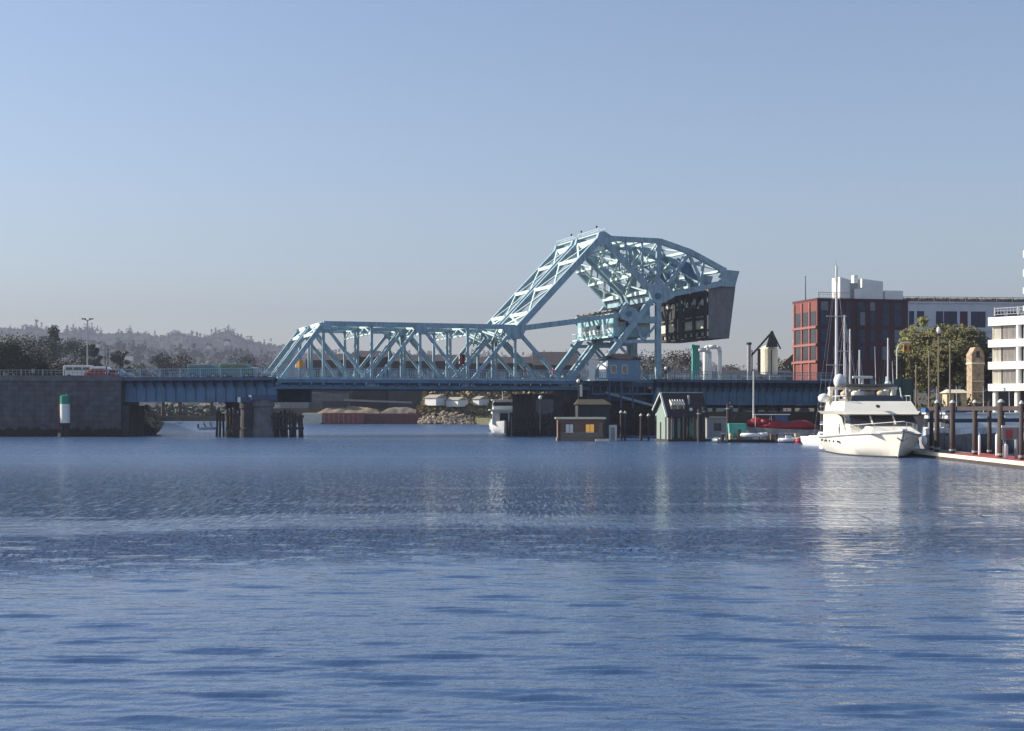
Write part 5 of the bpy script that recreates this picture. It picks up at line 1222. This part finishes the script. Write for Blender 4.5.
# flagpole left
r = thing('flagpole', 'thin dark flagpole on the left corner of the brick building', 'flagpole', (X(805.5,256),256,Z(300,250)+.3)); MB().tube((0,0,0),(0,0,Z(277,256)-Z(300,250)-.3),.09,.06).build('pole', M['cw_dark'], r); MB().ball((0,0,Z(277,256)-Z(300,250)-.25),.1).build('finial', M['cw_dark'], r)
def whiteback():
    D = 275; a = R(6); r = thing('pale_building', 'long pale blue-white building with roof planting, behind the trees', 'building', (X(903,D),D,5.5), a)
    L_ = width(903,D,a,1080); H = Z(303,D)-5.5
    MB().box(0,L_,0,14,0,H).build('walls', M['bluewhite'], r)
    MB().box(-.2,L_,-.25,14,H+.003,H+.3).build('parapet', M['bluewhite'], r)
    z1 = Z(311,D)-5.5; z0 = Z(327,D)-5.5
    wins = [(909,914),(917,924),(936,943),(944,957),(960,967.5),(971,985.5),(994,1004),(1008,1020)]
    for q0,q1 in wins:
        xa, xb = width(903,D,a,q0), width(903,D,a,q1)
        MB().box(xa,xb,-.06,-.003,z0,z1).build('window', M['glass_blue'] if q0 != 960 else M['brick_shaded'], r)
        if q1-q0 > 8: MB().box((xa+xb)/2-.06,(xa+xb)/2+.06,-.1,-.063,z0,z1).build('mullion', M['cw_dark'], r)
        MB().box(xa,xb,-.06,-.003,z0-4.2,z0-.9).build('window', M['glass_blue'], r)
    MB().box(0,L_,-.3,-.11,z0-.75,z0-.45).build('ledge', M['bluewhite'], r)
    rr = railing(r, L_, .9, .5, 'roof_railing', M['woodlight']); rr.location = (0,.1,H+.3)
    rg = random.Random(3); mb = MB()
    for i in range(2500):
        c = Vector((L_*rg.random(), .6+2*rg.random(), H+.3+1.1*rg.random()**1.6*(.6+.4*math.sin(i*.0)))); a_ = Vector((rg.gauss(0,1),rg.gauss(0,1),rg.gauss(0,1))).normalized()*.3; b_ = a_.orthogonal().normalized()*.2
        mb.add([c-a_,c+b_,c+a_,c-b_],[(0,1,2,3)])
    mb.build('roof_planting', M['leaf_brown'], r)
whiteback()
# trees on the right
GT = 'trees beside the harbour on the right'
for i, (px, y, D, w_, m, kd, dn) in enumerate(((921,318,212,6.0,'leaf_yellow','round',1.6),(941,326,206,8.5,'leaf_olive','round',2.2),(963,329,200,8,'leaf_olive','round',2.2),(953,340,193,7,'leaf_olive','round',2),(975,345,205,5,'leaf_olive','round',1.6),(912,350,208,5,'leaf','round',1.5),(929,348,196,6,'leaf_olive','round',1.6),(980,352,198,4,'leaf_brown','column',1.2))):
    tree(px, y, D, w_, 4.5, M[m], ['yellow-green tree at the right corner of the brick building','big olive brown tree in front of the pale building','big olive brown tree nearest the stone tower','dense olive tree low in the middle of the grove','olive tree just behind the stone tower','small green tree below the yellow traffic lights','olive tree under the yellow-green one','brown slim tree between the stone tower and white building'][i], seed=60+i, kind=kd, dens=dn, group=GT, leaf=.34)
bank('bank_shrubs', 905, 1010, 176, 5.4, 'low green shrubs behind the dock piles', M['leaf'], 12, 2500, 8, .4)
def stonetower():
    D = 186; r = thing('stone_tower', 'narrow tan stone tower with a clipped gable top, before the white building', 'tower', (X(972,D),D,3.4), 0)
    L_ = X(984,D)-X(972,D); H = Z(347,D)-3.4; zb = Z(364,D)-3.4
    MB().box(0,L_,0,2.2,0,zb).build('shaft', M['stone'], r)
    MB().box(-.08,L_+.08,-.08,2.28,zb+.003,zb+.2).build('string_course', M['cream'], r)
    prof = [(-.05,zb+.203),(L_+.05,zb+.203),(L_+.05,H-.9),(L_*.86,H-.45),(L_*.70,H),(L_*.30,H),(L_*.14,H-.45),(-.05,H-.9)]
    fixnormals(MB().prism(prof,0,2.2).build('gable_top', M['stone'], r))
    MB().box(L_*.35,L_*.65,-.03,-.003,zb+.8,zb+1.6).build('recess', M['cw_dark'], r)
    for i in range(3): MB().box(-.05,L_+.05,-.05,0-.003,1.2+i*1.3,1.3+i*1.3).build('stone_course', M['cream'], r)
stonetower()
def whitetier():
    D = 172; a = math.atan2(-.77,.63); r = thing('terraced_building', 'white terraced apartment block with curtained window bands at the right edge', 'building', (X(991,D),D,0), a)
    L_ = 22; dp = 14; 
    ys = [(317.5,326),(340,347.5),(362,369.5),(384,391)]
    for i,(y0,y1) in enumerate(ys):
        MB().box(-.2,L_,-.3,dp,Z(y1,D),Z(y0,D)).build('spandrel_band', M['wallwhite'], r)
    for i in range(3):
        z0 = Z(ys[i+1][0],D)+.003; z1 = Z(ys[i][1],D)-.003
        MB().box(.35,L_-.3,.25,dp-.5,z0,z1).build('recess_wall', M['glass'], r)
        x = .1; k = 0
        while x < L_-1.5:
            wv = [1.15,1.6,.7][k % 3]; m = ['curtain','curtain2','wallwhite'][k % 3]
            if k % 3 == 2: MB().tube((x+.3,.1,z0),(x+.3,.1,z1),.32,.32,12).build('round_mullion', M['wallwhite'], r)
            else: MB().box(x,x+wv,.12,.247,z0,z1).build('window', M[m], r)
            x += wv+.18; k += 1
    MB().box(2.0,L_,2,dp,0,Z(391,D)-.003).build('ground_storey', M['shed_dark'], r)
    for x in (.4,3.2,6.5,10): MB().tube((x,.3,0),(x,.3,Z(391,D)-.003),.32,.32,14).build('column', M['wallwhite'], r)
    rr = railing(r, L_-1, .9, .4, 'roof_railing', M['grey']); rr.location = (.3,.3,Z(316,D))
    # taller block set back with rounded balconies
    z = Z(313,D)+.003; xs = 3.2
    MB().box(xs,L_,3.2,dp,z,Z(252,D)).build('upper_block', M['cw_dark'], r)
    for y0,y1 in ((251,258),(270,277),(288,294),(306,311)):
        MB().box(xs-.6,L_,2.4,dp,Z(y1,D),Z(y0,D)).build('balcony_band', M['wallwhite'], r)
M['curtain2'] = mat('curtained_glass_grey', (.20, .19, .18), .2, .4, 1.5, stretch=(5,5,.3), spec=.7)
whitetier()
# traffic lights and lamp posts on the right
r = thing('traffic_light_gantry', 'arched pole with yellow traffic lights before the brick building', 'traffic light', (X(897,200),200,6.0)); H = Z(343,200)-6.0
pts = [(0,0,0),(0,0,H-1.0),(.2,0,H-.35),(.6,0,H),(1.9,0,H+.05)]; MB().path(pts,.09,8).build('pole', M['alu'], r)
for x in (1.1,1.75):
    hh = MB().box(x-.24,x+.24,-.2,.2,H-1.25,H-.1).build('housing', M['amber'], r)
    MB().box(x-.12,x+.12,-.215,-.203,H-.95,H-.4).build('lens', M['cw_dark'], hh)
for px, y, D, lb in ((938.5,326,178,'dark lamp post with a white lantern before the grove'),(916,366,180,'pale thin post behind the yacht'),(929,352,172,'brown thin post right of the yacht'),(950,345,174,'thin brown post in the grove left of the stone tower')):
    r = thing('lamp_post', lb, 'lamp post', (X(px,D),D,3.4), 0, 'posts before the grove'); H = Z(y,D)-3.4
    MB().tube((0,0,0),(0,0,H),.11,.07).build('pole', M['woodlight'], r)
    if px == 938.5:
        MB().lathe([(.12,0),(.22,.2),(.2,.6),(.05,.75)],(0,0,Z(333,D)-3.4)).build('lantern', M['white'], r)
        MB().box(-.35,.35,-.1,.1,H-1.1,H-.95).build('crossarm', M['cw_dark'], r)
    else: MB().ball((0,0,H),.12).build('finial', M['grey'], r)
# right bank seawall, covered walk, clutter
r = thing('seawall', 'dark timber seawall behind the moored cruisers', 'seawall', (X(850,171),171,0), math.atan2(-6.4,X(960,164.5)-X(850,171))); L_ = 14
MB().box(0,15,-.4,-.003,-1,3.3).build('wall', M['concrete_dark'], r); MB().box(0,15,-.55,.1,3.303,3.5).build('cap', M['timber'], r)
r = thing('harbour_fence', 'dark teal fence on the quay behind the yacht', 'fence', (X(880,178),178,3.4)); L_ = X(913,178)-X(880,178)
MB().box(0,L_,0,.08,.2,Z(379,178)-3.4).build('panel', M['darkteal'], r)
for i in range(4): MB().box(i*L_/3-.06,i*L_/3+.06,-.08,-.003,0,Z(377,178)-3.4).build('post', M['cw_dark'], r)
r = thing('harbour_kiosk', 'pale stone kiosk with cream roof left of the stone tower', 'kiosk', (X(947,182),182,3.4)); MB().box(0,2.4,0,2,0,Z(393,182)-3.4).build('walls', M['rope'], r); MB().frus((-.3,2.7,-.3,2.3,Z(393,182)-3.397),(.3,2.1,.5,1.5,Z(389.5,182)-3.4)).build('roof', M['cream'], r); MB().box(.8,1.6,-.05,-.003,.8,2.2).build('window', M['glass'], r)

# ------------------------------------------------------------------ dock at right with piles
def dock():
    r = thing('timber_dock', 'long timber dock with cream edge and red surface at the right', 'dock', (32.6,72,0), 0)
    L_ = 56
    MB().box(0,3.2,0,L_,.1,.42).build('deck', M['woodlight'], r)
    MB().box(.12,3.1,0,42,.423,.45).build('red_surface', M['redpaint'], r)
    MB().box(-.12,-.003,0,L_,.18,.46).build('edge_board', M['cream'], r)
    MB().box(-.06,.3,0,L_,-.35,.097).build('floats', M['cw_dark'], r)
    mb = MB(); mb.box(-.18,-.123,0,L_,.0,.2); mb.build('lower_fender_board', M['pile'], r)
dock()
for i, (px, D, y, rad, lb) in enumerate(((937,119,403,.26,'first dock pile from the left, beside the yacht bow'),(952.5,114.5,403,.27,'second dock pile from the left, white cap'),(975,110,403,.24,'third dock pile, in front of the blue-topped cruiser'),(989.5,112,404,.2,'slim dark dock pile left of the thick one'),(1001,103.5,402.5,.3,'thick dock pile with a pale cap, fourth of the big ones'),(1021.5,99,404,.2,'rightmost dock pile at the edge of the picture'),(931.5,123,407,.22,'short black pile half hidden by the yacht bow'))):
    r = thing('dock_pile', lb, 'dock pile', (X(px,D),D,0), 0, 'tall piles along the timber dock'); z = Z(y,D); rad *= .78
    MB().tube((0,0,-1),(0,0,z),rad*1.05,rad*.9,12).build('pile', M['timber' if i in (3,6) else 'pile'], r, smooth=True)
    MB().lathe([(rad*1.05,0),(rad*1.05,.06),(rad*.5,.2),(.02,.24)],(0,0,z+.002),12).build('cap', M['pilecap' if i not in (3,6) else 'timber'], r)
    MB().tube((0,0,.6),(0,0,.75),rad*1.25,rad*1.25,12).build('hoop', M['grey'], r)
r = thing('dock_crossbeam', 'dark horizontal beam joining the tops of the dock piles', 'beam', (X(931,122),122.3,Z(408.5,119)))
MB().beam((0,0,0),(X(1030,98)-X(931,122),98-122+.6,.0),.2,.3).build('beam', M['timber'], r)
for i, (px, D, lb) in enumerate(((979.5,108,'tall white dock fender left of the thick pile'),(997,106,'slim white dock fender behind the thick pile'),(1005.5,101,'fat white dock box on the red surface'),(1016,101,'grey service post near the right edge of the dock'))):
    r = thing('dock_fender' if i < 2 else 'service_post', lb, 'dock fitting', (X(px,D),D,.452), 0, 'fittings on the timber dock')
    hh = [1.5,1.6,1.0,1.9][i]; rd = [.09,.12,.17,.1][i]
    MB().lathe([(rd*.6,0),(rd,.12),(rd,hh-.15),(rd*.5,hh)],(0,0,0),12).build('body', M['gel2' if i < 3 else 'grey'], r, smooth=True)
    MB().tube((0,0,hh),(0,0,hh+.15),.03).build('eye', M['grey'], r)
r = thing('sign_board', 'white-topped board with a red figure patch on the dock', 'board', (X(1003,100.5),100.7,.452)); MB().box(0,1.15,0,.05,1.3,2.1).build('panel', M['shed'], r); MB().box(-.02,1.17,-.03,.08,2.103,2.25).build('top_strip', M['white'], r)
MB().box(.25,.7,-.02,-.003,1.35,1.95).build('red_patch', M['redpaint'], r)
for x in (.1,1.0): MB().box(x,x+.08,.053,.1,0,2.1).build('leg', M['grey'], r)

# ------------------------------------------------------------------ haze
hb = MB().box(-2300, 2300, -60, 4600, -1.4, 300).build('haze', bpy.data.materials.new('haze')); hb['kind'] = 'stuff'; hb['label'] = 'thin pale haze over the harbour and hills'
hm = hb.data.materials[0]; hm.use_nodes = True; hn = hm.node_tree; hn.nodes.clear()
ou = hn.nodes.new('ShaderNodeOutputMaterial'); pv = hn.nodes.new('ShaderNodeVolumePrincipled')
pv.inputs['Color'].default_value = (.38, .42, .54, 1); pv.inputs['Density'].default_value = HAZE; pv.inputs['Anisotropy'].default_value = .1
hn.links.new(pv.outputs[0], ou.inputs['Volume'])
